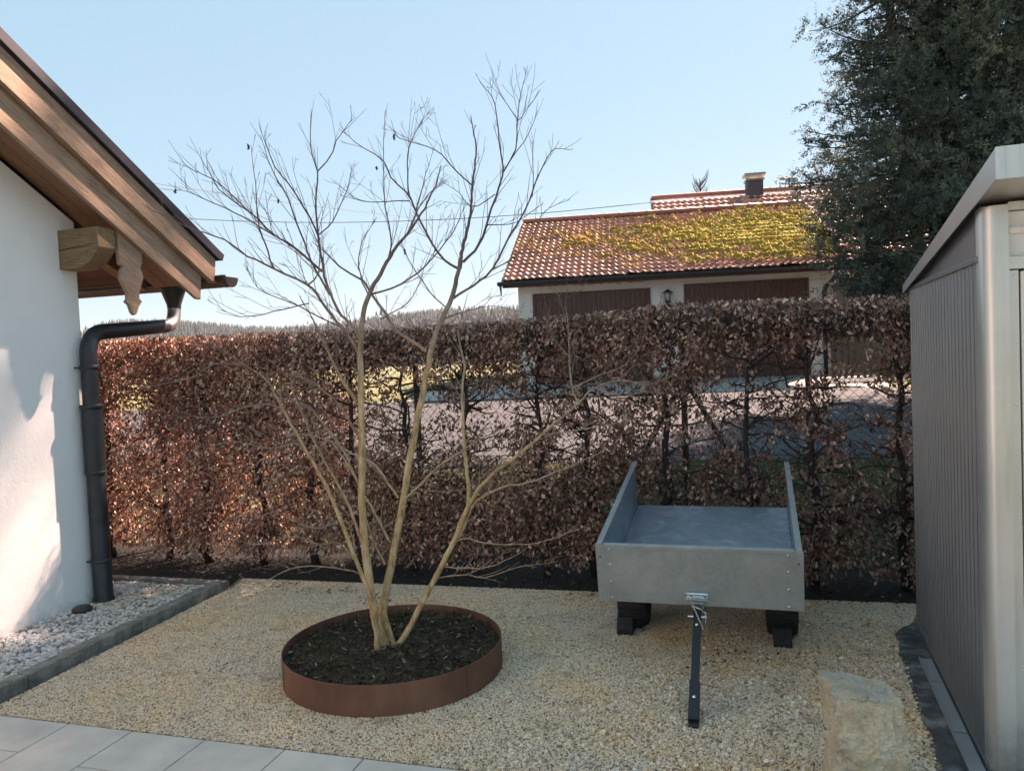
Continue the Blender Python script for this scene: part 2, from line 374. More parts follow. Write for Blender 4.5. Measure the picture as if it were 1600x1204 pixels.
gx = np.unique(np.concatenate([np.linspace(-900, -40, 20), np.linspace(-40, 40, 81), np.linspace(40, 900, 20)]))
gy = np.unique(np.concatenate([np.linspace(-60, 4, 8), np.linspace(4, 40, 91), np.linspace(40, 1200, 40)]))
sheet('ground', gx, gy, M['grass'])
sk_ = lambda X, Y: (X, Y+.098*X)
sheet('grass_bank', np.linspace(-14, 14, 60), np.linspace(5.9, 9.6, 24), M['shade_grass'], .006)
sheet('road', np.linspace(-40, 30, 90), np.linspace(9.5, 15.0, 20), M['road'], .012, warp=sk_)
sheet('driveway', np.linspace(-6.5, 2.6, 30), np.linspace(15.01, 17.6, 16), M['drive'], .016, warp=sk_)
# hill with forest
def hz(X, Y):
    d = (Y-330)
    ridge = 25+5*np.sin(X*.009+1.)+3*np.sin(X*.027)-.02*(X+60)
    return -2+ridge*sm(0, 130, d)*(1-.25*sm(180, 330, d))
sheet('hills', np.linspace(-520, 330, 120), np.linspace(328, 700, 30), M['hillground'], 0, hz)
def forest(name, label, n, cone, mt, xr, yr, hh, seed):
    r_ = np.random.default_rng(seed); X = r_.uniform(*xr, n); Y = r_.uniform(*yr, n)
    keep = np.array([mn.noise(Vector((x*.012, y*.02, seed))) > (-.35 if cone else .02) for x, y in zip(X, Y)]); X = X[keep]; Y = Y[keep]
    Z = hz(X, Y)-1; V = []; T = []; rv = []; k0 = 0
    for x, y, z in zip(X, Y, Z):
        h = r_.uniform(*hh); tone = r_.uniform(0, 1)
        if cone:
            for lv in range(4):
                z0 = z+h*(.1+.2*lv); rr = h*.2*(1-.2*lv); a0 = r_.uniform(0, 6.3)
                pts = [(x+rr*r_.uniform(.6, 1.15)*math.cos(a0+t), y+rr*math.sin(a0+t), z0-r_.uniform(0, .06)*h) for t in np.linspace(0, 6.283, 7)[:-1]]
                V += pts+[(x, y, z0+h*.38 if lv < 3 else z+h)]; T += [(k0+i, k0+(i+1) % 6, k0+6) for i in range(6)]; rv += [tone]*7; k0 += 7
        else:
            for s_ in range(26):
                d = r_.normal(size=3)*np.array([.22, .22, .22])*h; c = np.array([x, y, z+h*.62])+d
                e1 = r_.normal(size=3)*h*.09; e2 = r_.normal(size=3)*h*.05; e1[2] = abs(e1[2])*2
                V += [c-e2, c+e2, c+e1]; T += [(k0, k0+1, k0+2)]; rv += [tone]*3; k0 += 3
    o = rawmesh(name, V, T, mt, None, rv); return tag(o, label, 'forest', None, 'stuff')
forest('spruce_forest', 'dark blue-green spruce forest covering the distant hill', 15000, True, M['hill_conif'], (-430, 120), (338, 480), (5, 9.5), 3)
forest('bare_woodland', 'grey-brown leafless woodland patches low on the distant hill', 2200, False, M['hill_bare'], (-430, 120), (334, 400), (8, 13), 5)

# yard surfaces
def flat(name, poly, z, mt, kind='structure'):
    mb = MB(); mb.add([(x, y, z) for x, y in poly], [tuple(range(len(poly)))]); o = mb.build(name, mt); return tag(o, kind=kind)
M['bed'] = noisy('dark_bed_soil', (.010, .009, .008), (.026, .021, .017), 14, .95, 1., 40, .04)  # near-black soil, darker than the soil in the ring
flat('hedge_bed', [(-8, 4.55), (2.6, 4.7), (2.6, 5.95), (-8, 5.95)], .0, M['bed'])
flat('gravel_yard', [(-3.48, 2.72), (.75, 2.72), (1.02, 5.05), (-3.65, 4.92), (-3.60, 4.73), (-3.58, 4.6)], .006, M['gravel_base'])
flat('paving_bed', [(-9, -4), (7, -4), (7, 2.72), (-9, 2.72)], -.004, M['joint'])
# pavers: staggered slabs of mixed length, as single countable slabs
slab_i = 0
joints = [p_[0] for p_ in (onz(*q) for q in [(0, 1189), (107, 1136), (212, 1145), (327, 1158), (570, 1188)])]
rowx = [-5.2, -4.6, -4.02, -3.3, -2.84, -2.45, -2.0, -1.55, -1.1, -.62, -.1, .45, 1.0]
x0 = -6.4; cols = []
r1 = random.Random(5)
edge_x = [onz(x, y)[0] for x, y in [(107, 1136), (212, 1144), (325, 1158), (450, 1172), (570, 1189)]]
xs = [edge_x[0]-.9, edge_x[0]-.45]+edge_x
while xs[-1] < 3: xs.append(xs[-1]+.46)
xs = [xs[0]-.9, xs[0]-.45]+xs
splits = {0: .3, 1: .62, 2: .3, 3: .62, 4: .3, 5: .62, 6: .3}
mb_all = []
for i in range(len(xs)-1):
    a, b = xs[i]+.003, xs[i+1]-.003; y = 2.72; k_ = 0
    ys_ = [2.72]; st = [.26, .45, .30][i % 3]
    ys_.append(2.72-st)
    while ys_[-1] > (1.2 if True else 0): ys_.append(ys_[-1]-(.6 if (len(ys_)+i) % 2 else .3))
    for t in range(len(ys_)-1):
        y1, y0 = ys_[t]-.003, ys_[t+1]+.003
        if t == 0: y1 = 2.715
        mb = MB(); mb.box(((a+b)/2, (y0+y1)/2, -.008), (b-a, y1-y0, .05))
        mb_all.append(((a+b)/2, (y0+y1)/2, mb))
for cx, cy, mb in mb_all:
    o = mb.build('paving_slab', M['paver'], None, bevel=.003)
    tag(o, 'pale grey rectangular concrete paving slab with thin dark joints', 'paving slab', 'concrete paving slabs of the terrace')

# gravel stones through geometry nodes: one object, stones generated inside the node tree
def stones(name, label, poly, z, mt, dens, rad, flatn, seed, sub=1):
    P = np.array(poly); me = bpy.data.meshes.new(name); me.from_pydata([(x, y, z) for x, y in poly], [], [tuple(range(len(poly)))])
    o = bpy.data.objects.new(name, me); link(o); me.materials.append(mt)
    g = bpy.data.node_groups.new(name, 'GeometryNodeTree')
    g.interface.new_socket('Geometry', in_out='INPUT', socket_type='NodeSocketGeometry'); g.interface.new_socket('Geometry', in_out='OUTPUT', socket_type='NodeSocketGeometry')
    N = g.nodes.new; L = g.links.new
    gi = N('NodeGroupInput'); go = N('NodeGroupOutput')
    dp = N('GeometryNodeDistributePointsOnFaces'); dp.inputs['Density'].default_value = dens; dp.inputs['Seed'].default_value = seed
    L(gi.outputs[0], dp.inputs['Mesh'])
    j = N('GeometryNodeJoinGeometry')
    for q in range(4):
        ic = N('GeometryNodeMeshIcoSphere'); ic.inputs['Radius'].default_value = 1; ic.inputs['Subdivisions'].default_value = sub
        sp = N('GeometryNodeSetPosition'); nz = N('ShaderNodeTexNoise'); nz.noise_dimensions = '4D'
        nz.inputs['W'].default_value = q*3.7+seed; nz.inputs['Scale'].default_value = 1.1; nz.inputs['Detail'].default_value = 1
        vm = N('ShaderNodeVectorMath'); vm.operation = 'SUBTRACT'; vm.inputs[1].default_value = (.5, .5, .5)
        vs = N('ShaderNodeVectorMath'); vs.operation = 'SCALE'; vs.inputs['Scale'].default_value = 1.6
        L(nz.outputs['Color'], vm.inputs[0]); L(vm.outputs[0], vs.inputs[0]); L(vs.outputs[0], sp.inputs['Offset']); L(ic.outputs[0], sp.inputs['Geometry'])
        smn = N('GeometryNodeSetShadeSmooth'); smn.inputs['Shade Smooth'].default_value = sub > 1
        sm_ = N('GeometryNodeSetMaterial'); sm_.inputs['Material'].default_value = mt
        gti = N('GeometryNodeGeometryToInstance')
        L(sp.outputs[0], smn.inputs['Geometry']); L(smn.outputs[0], sm_.inputs[0]); L(sm_.outputs[0], gti.inputs[0]); L(gti.outputs[0], j.inputs[0])
    ip = N('GeometryNodeInstanceOnPoints'); ip.inputs['Pick Instance'].default_value = True
    L(dp.outputs['Points'], ip.inputs['Points']); L(j.outputs[0], ip.inputs['Instance'])
    rv = N('FunctionNodeRandomValue'); rv.data_type = 'FLOAT_VECTOR'
    rv.inputs[0].default_value = (rad*.55, rad*.55, rad*.55*flatn); rv.inputs[1].default_value = (rad*1.35, rad*1.35, rad*1.1*flatn)
    L(rv.outputs[0], ip.inputs['Scale'])
    rr = N('FunctionNodeRandomValue'); rr.data_type = 'FLOAT_VECTOR'; rr.inputs[0].default_value = (-.6, -.6, 0); rr.inputs[1].default_value = (.6, .6, 6.28); rr.inputs['Seed'].default_value = 3
    L(rr.outputs[0], ip.inputs['Rotation'])
    tr = N('GeometryNodeTranslateInstances'); rz = N('FunctionNodeRandomValue'); rz.data_type = 'FLOAT_VECTOR'
    rz.inputs[0].default_value = (0, 0, -rad*.3); rz.inputs[1].default_value = (0, 0, rad*.9); rz.inputs['Seed'].default_value = 9
    L(rz.outputs[0], tr.inputs['Translation']); L(ip.outputs[0], tr.inputs[0])
    L(tr.outputs[0], go.inputs[0])
    md = o.modifiers.new('stones', 'NODES'); md.node_group = g
    return tag(o, label, 'gravel', None, 'stuff')
RC = (-1.763, 3.60); RR = .559
stones('gravel', 'beige limestone chippings covering the yard', [(-3.49, 2.735), (.60, 2.735), (.67, 3.3), (.70, 3.8), (.74, 4.35), (1.0, 5.06), (-3.62, 4.92), (-3.55, 4.7), (-3.56, 4.5)], .008, M['gravel_stone'], 26000, .0049, .75, 2)
stones('rough_gravel', 'coarser beige chippings thinning out towards the metal shed', [(-1.1, 2.735), (.64, 2.735), (.72, 3.9), (.76, 4.75), (.3, 5.0)], .012, M['gravel_stone'], 1400, .009, .7, 5)
stones('white_pebbles', 'rounded whitish pebbles in the bed along the house wall', [(-4.31, 1.6), (-3.585, 1.6), (-3.66, 4.64), (-7.0, 4.64), (-7.0, 4.3), (-4.31, 4.25)], .030, M['pebble'], 3300, .0138, .72, 8, 2)
flat('pebble_bed', [(-4.31, 1.5), (-3.58, 1.5), (-3.65, 4.66), (-7.0, 4.66), (-7.0, 4.3), (-4.31, 4.25)], .028, M['pebble_base'])

# kerbs: precast lengths with open joints
def kerb(p0, p1, n, wdt, h, label):
    t = empty('concrete_kerb', label, 'kerb', (p0[0], p0[1], 0)); p0 = np.array([*p0, 0.]); p1 = np.array([*p1, 0.])
    d = (p1-p0); L_ = np.linalg.norm(d); d /= L_; nrm = np.array([-d[1], d[0], 0])
    for i in range(n):
        a = p0+d*(L_*i/n+.004); b = p0+d*(L_*(i+1)/n-.004); mb = MB()
        k_ = 14
        for s_ in range(k_): pass
        mb.box((a+b)/2+np.array([0, 0, h/2-.05]), (np.linalg.norm(b-a), wdt, h+.1), (d, nrm, (0, 0, 1)))
        mb.build('kerb_stone', M['concrete'], t, bevel=.008)
kerb((-3.535, 1.4), (-3.625, 4.64), 4, .085, .072, 'weathered grey concrete kerb between the white pebbles and the beige gravel')
kerb((-7.0, 4.69), (-3.59, 4.69), 4, .07, .055, 'low grey kerb at the far end of the pebble bed below the hedge')

# ------------------------------------------------------------------ white house (left)
WX = -4.31; RX = -3.91; CY = 4.25; SL = .571
def rz_(Y): return 3.488-SL*(Y-3.43)        # top of the roof at the verge
house = empty('white_house', 'white plastered house corner with wooden eaves at the left', 'house', (WX-2, 1., 0))
yr = 0.6; zr = rz_(yr)
mb = MB(); 
prof = [(WX, CY, -.1), (WX, CY, rz_(CY)-.40), (WX, yr, zr-.40), (WX, -2.6, rz_(yr+3.2)-.40), (WX, -2.6, -.1)]
mb.prism(prof, (-6, 0, 0)); mb.build('wall', M['plaster'], house, bevel=.006)
def rake(name, z0, z1, xa, xb, yend, mt, bev=.004, endcut=.0, y0=None):
    """board following the verge, z0/z1 below the roof top line"""
    for sgn in (1, -1):
        mb = MB(); 
        if sgn == 1: pts = [(yend, z0), (yend+endcut, z0+.0), (yend-.02+endcut, z1-.02), (yend-.06, z1), (yr+.001, z1), (yr+.001, z0)]
        else: pts = [(-2.9+yr, z0), (-2.9+yr, z1), (yr-.001, z1), (yr-.001, z0)]
        P = []
        for y, dz in pts:
            zz = rz_(y) if sgn == 1 else zr-(yr-y)*SL
            P.append((xb, y, zz-dz))
        mb.prism(P, (xa-xb, 0, 0)); mb.build(name, mt, house, bevel=bev)
e1 = onx(337, 412, RX)[1]; e2 = onx(321, 452, RX)[1]
rake('upper_barge_board', .046, .265, RX-.03, RX, e1, M['board'])
rake('lower_barge_board', .262, .475, RX-.062, RX-.032, e2, M['board'])
rake('barge_moulding', .235, .262, RX-.03, RX+.012, e1-.01, M['board'], .003)
rake('roof_sheet', -.035, .042, RX-6.2, RX+.03, 5.262, M['roof_dark'], .004)
# soffit boards
mb = MB()
for (ya, yb) in ((yr, 5.2),):
    za, zb = rz_(ya)-.345, rz_(yb)-.10
    za2 = rz_(CY)-.36
nb = 7
for i in range(nb):
    xa = WX+.4-.063-(i+1)*.13+.13
for i in range(3):
    xa = RX-.066-i*.118; xb = xa-.112
    if i == 2: xb = WX-.02
    P = [(xa, yr, rz_(yr)-.36), (xa, 5.0, rz_(5.0)-.36), (xa, 5.0, rz_(5.0)-.33), (xa, yr, rz_(yr)-.33)]
    mb.prism(P, (xb-xa, 0, 0))
mb.build('soffit', M['soffit'], house)
mb = MB(); P = [(WX-.022, CY+.001, rz_(CY)-.30), (WX-.022, 5.2, rz_(5.2)-.14), (WX-.022, 5.2, rz_(5.2)-.05), (WX-.022, CY+.001, rz_(CY)-.05)]
mb.prism(P, (-5.5, 0, 0)); mb.build('eave_soffit', M['dark_wood'], house)
mb = MB(); mb.box((RX-.07-2.9, 5.185, rz_(5.185)-.12), (5.8, .028, .15)); mb.build('eave_fascia', M['soffit'], house)
for i in range(5):
    mb = MB(); xx = WX-.35-i*.8
    mb.prism([(xx, 3.9, rz_(3.9)-.30), (xx, 5.17, rz_(5.17)-.16), (xx, 5.17, rz_(5.17)-.26), (xx, 3.9, rz_(3.9)-.42)], (.10, 0, 0)); mb.build('rafter', M['beam'], house)
# purlin end with a curved cut
by = 4.11; xe = RX-.075
zt, zb = 2.545, 2.285
pts = [(WX-.3, zb), (xe-.17, zb-.0), (xe-.13, zb+.012), (xe-.075, zb+.04), (xe-.03, zb+.085), (xe, zb+.13), (xe, zt), (WX-.3, zt)]
mb = MB(); mb.prism([(x, by, z) for x, z in pts], (0, .15, 0)); mb.build('purlin', M['beam'], house, bevel=.006)
mb = MB(); cr = [(WX, 2.412), (WX+.09, 2.418), (WX+.2, 2.425), (xe-.02, 2.44)]
mb.tube([(x, by-.0005, z) for x, z in cr], [.003, .0035, .003, .001], 5); mb.build('crack', M['rubber'], house)
# carved drop board
fp = [(605, 190), (757, 330), (765, 430), (750, 460), (775, 530), (745, 640), (745, 690), (765, 710), (740, 750), (725, 800), (710, 812), (690, 790), (672, 735), (645, 712), (660, 690), (655, 640), (605, 540), (610, 480), (625, 455), (600, 435), (590, 350)]
fp = [(582, 60), (757, 210)]+fp[2:]
FX = RX-.064
P = [onx(60+x/4.706, 320+y/4.706, FX) for x, y in fp]
mb = MB(); mb.prism(P, (-.028, 0, 0)); mb.build('carved_drop_board', M['board'], house, bevel=.003)
# gutter (half round) with end cap
gy_, gz = 5.26, 2.30
an = np.linspace(math.pi, 2*math.pi, 9)
ro, ri = .078, .072
prof = [(gy_+ro*math.cos(a), gz+ro*math.sin(a)) for a in an]+[(gy_+ri*math.cos(a), gz+ri*math.sin(a)) for a in an[::-1]]
mb = MB(); mb.prism([(RX-5.8, y, z) for y, z in prof], (5.8+.085, 0, 0)); gut = mb.build('gutter', M['brown_metal'], house)
mb = MB(); mb.prism([(RX+.085, gy_+(ro+.002)*math.cos(a), gz+(ro+.002)*math.sin(a)) for a in an], (.004, 0, 0)); mb.build('end_cap', M['brown_metal'], gut)
mb = MB(); mb.tube([(RX-5.8, gy_-ro-.004, gz+.004), (RX+.088, gy_-ro-.004, gz+.004)], .009, 8); mb.build('gutter_bead', M['brown_metal'], gut)
# hopper and downpipe
hx = -4.38
mb = MB(); mb.lathe((hx, gy_, gz-.06), [(.098, .03), (.098, -.005), (.055, -.125), (.052, -.16)][::-1], 20); mb.build('rain_hopper', M['black_metal'], house, True, angle=40)
def arc(p0, p1, p2, n=8):      # quadratic bend
    t = np.linspace(0, 1, n)[:, None]; p0, p1, p2 = map(np.array, (p0, p1, p2)); return (1-t)**2*p0+2*t*(1-t)*p1+t*t*p2
px, py = -4.235, 4.225
A_ = np.array([hx, gy_, 2.10]); B_ = np.array([hx, gy_, 1.95]); Cc = np.array([px, py, 1.865]); d1 = (Cc-B_)/np.linalg.norm(Cc-B_)
e_a = arc(A_, B_, B_+d1*.13)
mb = MB(); mb.tube(np.vstack([[A_+(0, 0, .04)], e_a, [B_+d1*.15]]), .052, 16); mb.build('zinc_elbow', M['zinc'], house, True)
e_b = arc(Cc-d1*.16, Cc, Cc-np.array([0, 0, .16]))
mb = MB(); mb.tube(np.vstack([[B_+d1*.14], e_b, [(px, py, 1.30)]]), .054, 18)
dpipe = mb.build('downpipe', M['black_metal'], house, True, angle=50)
mb = MB(); mb.lathe((px, py, 0), [(.068, 1.35), (.068, .92)][::-1], 20); mb.build('pipe_sleeve', M['black_metal'], dpipe, True, angle=40)
mb = MB(); mb.lathe((px, py, 0), [(.074, -.02), (.07, .05), (.062, .07), (.060, .93), (.060, .95)], 20); mb.build('lower_pipe', M['black_metal'], dpipe, True, angle=40)
for z in (1.62, .905, .30, 1.355):
    mb = MB(); r_ = .060 if z > 1.4 else .067 if z < 1 else .073
    mb.lathe((px, py, z), [(r_, 0), (r_+.003, .006), (r_+.003, .02), (r_, .026)], 20)
    if z != .905 and z != 1.355: mb.tube([(px-.01, py-.05, z+.013), (px-.075, py-.05, z+.013)], .006, 6)
    mb.build('pipe_clamp', M['black_metal'], dpipe, True, angle=40)
dc = onz(123, 953, .04)
mb = MB(); mb.lathe((dc[0]+.03, dc[1], .035), [(.06, 0), (.062, .02), (.045, .035), (.0, .04)], 18); o = mb.build('drain_cap', M['brown_metal'], None, True, angle=30)
tag(o, 'small brown round drain cap on the pebbles at the foot of the downpipe', 'drain cap')

# ------------------------------------------------------------------ corten ring with soil
mb = MB(); ns = 96
zt_ = .155
prof = [(RR, -.03), (RR, zt_), (RR-.005, zt_), (RR-.005, -.03)]
V = []; 
for j in range(ns):
    t = 2*math.pi*j/ns
    for r_, z in prof: V.append((RC[0]+r_*math.cos(t), RC[1]+r_*math.sin(t), z))
Fs = [(j*4+i, ((j+1) % ns)*4+i, ((j+1) % ns)*4+(i+1) % 4, j*4+(i+1) % 4) for j in range(ns) for i in range(4)]
ring = empty('steel_planting_ring', 'round rusty brown steel edging ring around the bare tree', 'planter ring', (*RC, 0))
mb.add(V, Fs); mb.build('ring_band', M['corten'], ring, True, angle=40)
mb = MB(); sa = math.atan2(onz(785, 1010, .1)[1]-RC[1]-.12, .5)
sa = R(-28); mb.box((RC[0]+(RR+.0015)*math.cos(sa), RC[1]+(RR+.0015)*math.sin(sa), .078), (.002, .004, .15), ((math.cos(sa), math.sin(sa), 0), (-math.sin(sa), math.cos(sa), 0), (0, 0, 1)))
mb.build('weld_seam', M['corten'], ring)
V = []; T = []; nr, na = 30, 72
for i in range(nr+1):
    for j in range(na):
        r_ = (RR-.008)*i/nr; t = 2*math.pi*j/na; x, y = RC[0]+r_*math.cos(t), RC[1]+r_*math.sin(t)
        V.append((x, y, .105+.02*(1-(i/nr)**2)+.012*mn.noise(Vector((x*9, y*9, 0)))+.009*mn.noise(Vector((x*30, y*30, 3)))))
for i in range(nr):
    for j in range(na): T.append((i*na+j, i*na+(j+1) % na, (i+1)*na+(j+1) % na, (i+1)*na+j))
o = rawmesh('soil', V, T, M['soil'], None, None, True, 4); tag(o, 'dark soil with leaf litter filling the rusty ring', 'soil', None, 'stuff')
n = 2600; rr_ = (RR-.03)*np.sqrt(rng.random(n)); tt = rng.random(n)*6.283
C_ = np.stack([RC[0]+rr_*np.cos(tt), RC[1]+rr_*np.sin(tt), .118+.02*(1-(rr_/RR)**2)+rng.random(n)*.012], 1)
D_ = rdirs(n); D_[:, 2] *= .35
V, T = leaves(C_, D_, rdirs(n)+np.array([0, 0, 1.2]), rng.uniform(.012, .045, n), rng.uniform(.003, .016, n))
o = rawmesh('leaf_litter', V, T, M['litter'], None, np.repeat(rng.random(n)**1.6, 5)); tag(o, 'dry brown leaves and stalks strewn over the dark soil', 'leaf litter', None, 'stuff')
n = 2400; rr_ = (RR-.03)*np.sqrt(rng.random(n)); tt = rng.random(n)*6.283
C_ = np.stack([RC[0]+rr_*np.cos(tt), RC[1]+rr_*np.sin(tt), np.full(n, .115)], 1)
D_ = rdirs(n)*.8+np.array([0, 0, .6])
V, T = leaves(C_, D_, rdirs(n), rng.uniform(.015, .04, n), rng.uniform(.0015, .003, n))
o = rawmesh('weeds', V, T, M['grassblade'], None, np.repeat(rng.random(n), 5)); tag(o, 'thin grass and weed shoots growing in the ring soil', 'weeds', None, 'stuff')

# ------------------------------------------------------------------ bare tree in the ring (traced limbs + grown twigs)
tree = empty('bare_tree', 'leafless multi-stemmed tree with yellowish stems inside the rusty ring', 'tree', (-1.86, 3.72, .1))
T0 = dep(608, 1012, 1.); D0 = 4.05
def c8(l): return [(250+x/2.4077, 100+y/2.4077) for x, y in l]
def c2b(l): return [(450+x/2.409, 450+y/2.409) for x, y in l]
def c3b(l): return [(900+x/2.3145, 430+y/2.3145) for x, y in l]
limbs = []   # (pixels, start depth, end depth, radius px start, radius px end)
def L(p, d0, d1, r0_, r1_): limbs.append((p, d0, d1, r0_, r1_))
L([(603, 1018), (584, 955), (572, 865), (566, 784), (565, 674), (563, 574), (565, 510), (576, 461), (594.7, 428), (615.5, 391), (636, 366), (659, 332), (678, 295), (688, 262)], 3.98, 4.05, 9.5, 1.)
L([(590, 1014), (585, 948), (560, 882), (512, 765), (471, 691), (440, 637), (420, 597), (395, 578), (374, 570), (337, 568), (295, 591), (233, 604)], 3.95, 3.35, 5.6, .8)
L([(608, 1020), (598, 958), (612, 882), (641, 716), (659, 625), (676, 537), (707, 462), (717, 420), (723, 386), (735, 337), (738, 287), (744, 237), (738, 195)], 4.05, 4.2, 9, 1.)
L([(614, 1018), (632, 992), (672, 918), (710, 842), (731, 792), (760, 750), (802, 717), (848, 678), (900, 633), (926, 607), (969, 594), (1010, 600), (1045, 590)], 4.0, 3.75, 6.6, .7)
L([(596, 1018), (592, 985), (582, 950), (572, 905)], 3.99, 3.98, 8, 5)
L([(616, 1018), (607, 985), (600, 955), (603, 915)], 4.0, 4.06, 8, 5)
L([(680, 900), (700, 866), (728, 815), (735, 792)], 3.99, 3.93, 5, 3)
L([(704, 850), (717, 838), (732, 782), (726, 707), (722, 616), (726, 570), (716, 520), (728, 470)], 3.95, 4.0, 5.5, .7)
L([(736, 794), (757, 774), (790, 759), (824, 755), (900, 724), (950, 700)], 3.92, 3.6, 3.2, .7)
L([(569, 855), (540, 780), (510, 725), (491, 690), (470, 640), (455, 600), (462, 560)], 4.0, 3.8, 3.2, .8)
L(c2b([(265, 435), (200, 340), (150, 230), (110, 150), (60, 60)]), 4.03, 3.7, 4.2, .8)
L(c2b([(262, 555), (200, 450), (130, 380), (60, 340), (-60, 310)]), 4.03, 3.6, 3, .7)
L(c2b([(275, 760), (200, 600), (100, 470), (40, 430), (-90, 400)]), 4.02, 3.7, 3, .7)
L(c2b([(380, 950), (300, 800), (210, 640), (150, 560)]), 4.05, 4.3, 3, .7)
L(c2b([(365, 1040), (310, 920), (280, 780), (300, 640)]), 4.04, 4.2, 2.4, .7)
L(c2b([(415, 790), (330, 670), (240, 620), (120, 560), (-40, 545)]), 4.1, 4.4, 3, .7)
L([(634, 778), (682, 732), (716, 707), (757, 682), (800, 664)], 4.07, 3.8, 3, .7)
L([(640, 760), (690, 768), (740, 762)], 4.07, 4.3, 1.6, .5)
L([(686, 884), (730, 887), (770, 883), (815, 862)], 3.98, 3.7, 1.9, .6)
L([(678, 904), (720, 897), (757, 902), (807, 886), (850, 880)], 3.98, 3.8, 1.9, .6)
L([(694, 868), (720, 842), (775, 850), (840, 848), (905, 826)], 4., 3.7, 1.9, .6)
L([(560, 895), (533, 888), (480, 884), (445, 892), (420, 905), (395, 912)], 4.0, 3.5, 2.0, .6)
L([(560, 882), (530, 848), (500, 850), (455, 838), (400, 850), (350, 835)], 4.0, 3.5, 1.8, .6)
L([(550, 838), (540, 812), (490, 826), (430, 800), (395, 812)], 4.0, 3.6, 1.8, .6)
L([(471, 691), (420, 700), (360, 690), (300, 712)], 3.75, 3.3, 1.8, .5)
L([(440, 637), (400, 632), (330, 652), (270, 640)], 3.65, 3.2, 2., .5)
L([(395, 578), (340, 545), (290, 540)], 3.5, 3.2, 1.6, .5)
L([(1012, 596), (1030, 640), (1020, 660)], 3.75, 3.7, .8, .4)
L([(905, 632), (894, 606), (889, 557), (887, 497), (882, 470), (905, 455)], 3.82, 3.9, 2.4, .6)
L([(894, 606), (930, 590), (975, 570), (1000, 540), (1010, 515)], 3.8, 3.9, 1.9, .5)
L([(889, 557), (862, 525), (856, 500)], 3.88, 4., 1.3, .4)
L([(930, 605), (970, 618), (1010, 612), (1060, 616)], 3.75, 3.5, 1.6, .5)
L([(848, 680), (900, 672), (955, 663), (990, 655)], 3.9, 3.6, 1.9, .5)
# upper crown
L(c8([(757, 1060), (745, 1010), (700, 960), (660, 910), (620, 800), (605, 700), (590, 600), (585, 500), (592, 405), (570, 330), (567, 210)]), 4.05, 3.9, 4.2, .8)
L(c8([(592, 405), (640, 350), (665, 290), (700, 235), (720, 215)]), 3.93, 3.8, 1.7, .5)
L(c8([(600, 660), (560, 570), (500, 470), (440, 400), (400, 310), (385, 265)]), 3.95, 3.7, 2.4, .6)
L(c8([(600, 640), (650, 590), (700, 480), (720, 400)]), 3.95, 4.2, 1.8, .5)
L(c8([(750, 1090), (700, 1010), (650, 950), (600, 880), (555, 830), (430, 770), (330, 720), (240, 660), (130, 625), (-20, 555)]), 4.05, 3.2, 4.2, .7)
L(c8([(555, 832), (590, 800), (600, 740), (600, 690)]), 3.85, 3.9, 2.2, .8)
L(c8([(430, 770), (400, 690), (370, 600), (360, 480), (345, 335)]), 3.7, 3.5, 2.3, .6)
L(c8([(610, 780), (520, 700), (430, 640), (340, 560), (230, 480), (180, 400)]), 3.95, 3.3, 3, .6)
L(c8([(430, 645), (300, 570), (150, 500), (60, 465)]), 3.65, 3.2, 1.9, .5)
L(c8([(340, 562), (230, 455), (150, 410), (70, 375)]), 3.5, 3.1, 1.7, .5)
L(c8([(640, 870), (580, 760), (530, 640), (480, 500), (420, 400), (385, 290)]), 4.0, 3.9, 2.8, .5)
L(c8([(785, 870), (750, 780), (755, 680), (800, 600)]), 4.05, 4.3, 2.0, .5)
L(c8([(765, 815), (690, 770), (640, 730), (600, 690)]), 4.08, 4.0, 2.6, 1.)
L(c8([(795, 865), (900, 830), (990, 770), (1060, 690), (1110, 620), (1135, 560)]), 4.05, 3.8, 2.6, .6)
L(c8([(855, 750), (870, 660), (845, 520), (842, 380), (845, 200)]), 4.06, 4.2, 2.2, .5)
L(c8([(880, 700), (930, 640), (975, 540), (1030, 470), (1070, 450)]), 4.06, 4.4, 2.2, .5)
L(c8([(1000, 1080), (960, 1050), (900, 1010), (850, 940), (800, 870), (765, 815)]), 4.15, 4.08, 4.6, 2.6)
L(c8([(1130, 770), (1140, 690), (1165, 570), (1175, 450), (1190, 330), (1175, 230)]), 4.17, 4.3, 3.4, .7)
L(c8([(1140, 745), (1200, 680), (1230, 600), (1270, 480), (1290, 410), (1275, 280), (1260, 150), (1225, 95)]), 4.17, 3.9, 3.4, .6)
L(c8([(1290, 410), (1340, 310), (1345, 210), (1355, 120), (1375, 45)]), 4.0, 3.9, 2., .5)
L(c8([(1345, 210), (1290, 130), (1255, 70)]), 3.93, 4.0, 1.2, .4)
L(c8([(1345, 215), (1410, 130)]), 3.93, 3.8, 1.1, .4)
L(c8([(1320, 360), (1380, 270), (1412, 200)]), 4., 3.8, 1.3, .4)
L(c8([(1105, 880), (1180, 830), (1250, 770), (1320, 640), (1380, 540), (1420, 430), (1470, 330), (1520, 320)]), 4.16, 3.8, 3.2, .6)
L(c8([(1250, 775), (1310, 740), (1390, 670), (1440, 560), (1530, 515)]), 4.0, 3.7, 1.8, .5)
L(c8([(1400, 500), (1405, 400), (1402, 305)]), 3.9, 3.9, 1.3, .4)
L(c8([(1230, 605), (1330, 600), (1420, 540)]), 4.05, 3.8, 1.5, .4)
L(c8([(1122, 770), (1060, 730), (1010, 650), (960, 545), (935, 490), (870, 430), (840, 365), (740, 300), (700, 265)]), 4.17, 4.0, 3.2, .5)
L(c8([(935, 490), (930, 350), (960, 260), (1005, 190)]), 4.1, 4.3, 1.8, .5)
L(c8([(962, 550), (990, 450), (1020, 350)]), 4.1, 3.9, 1.6, .4)
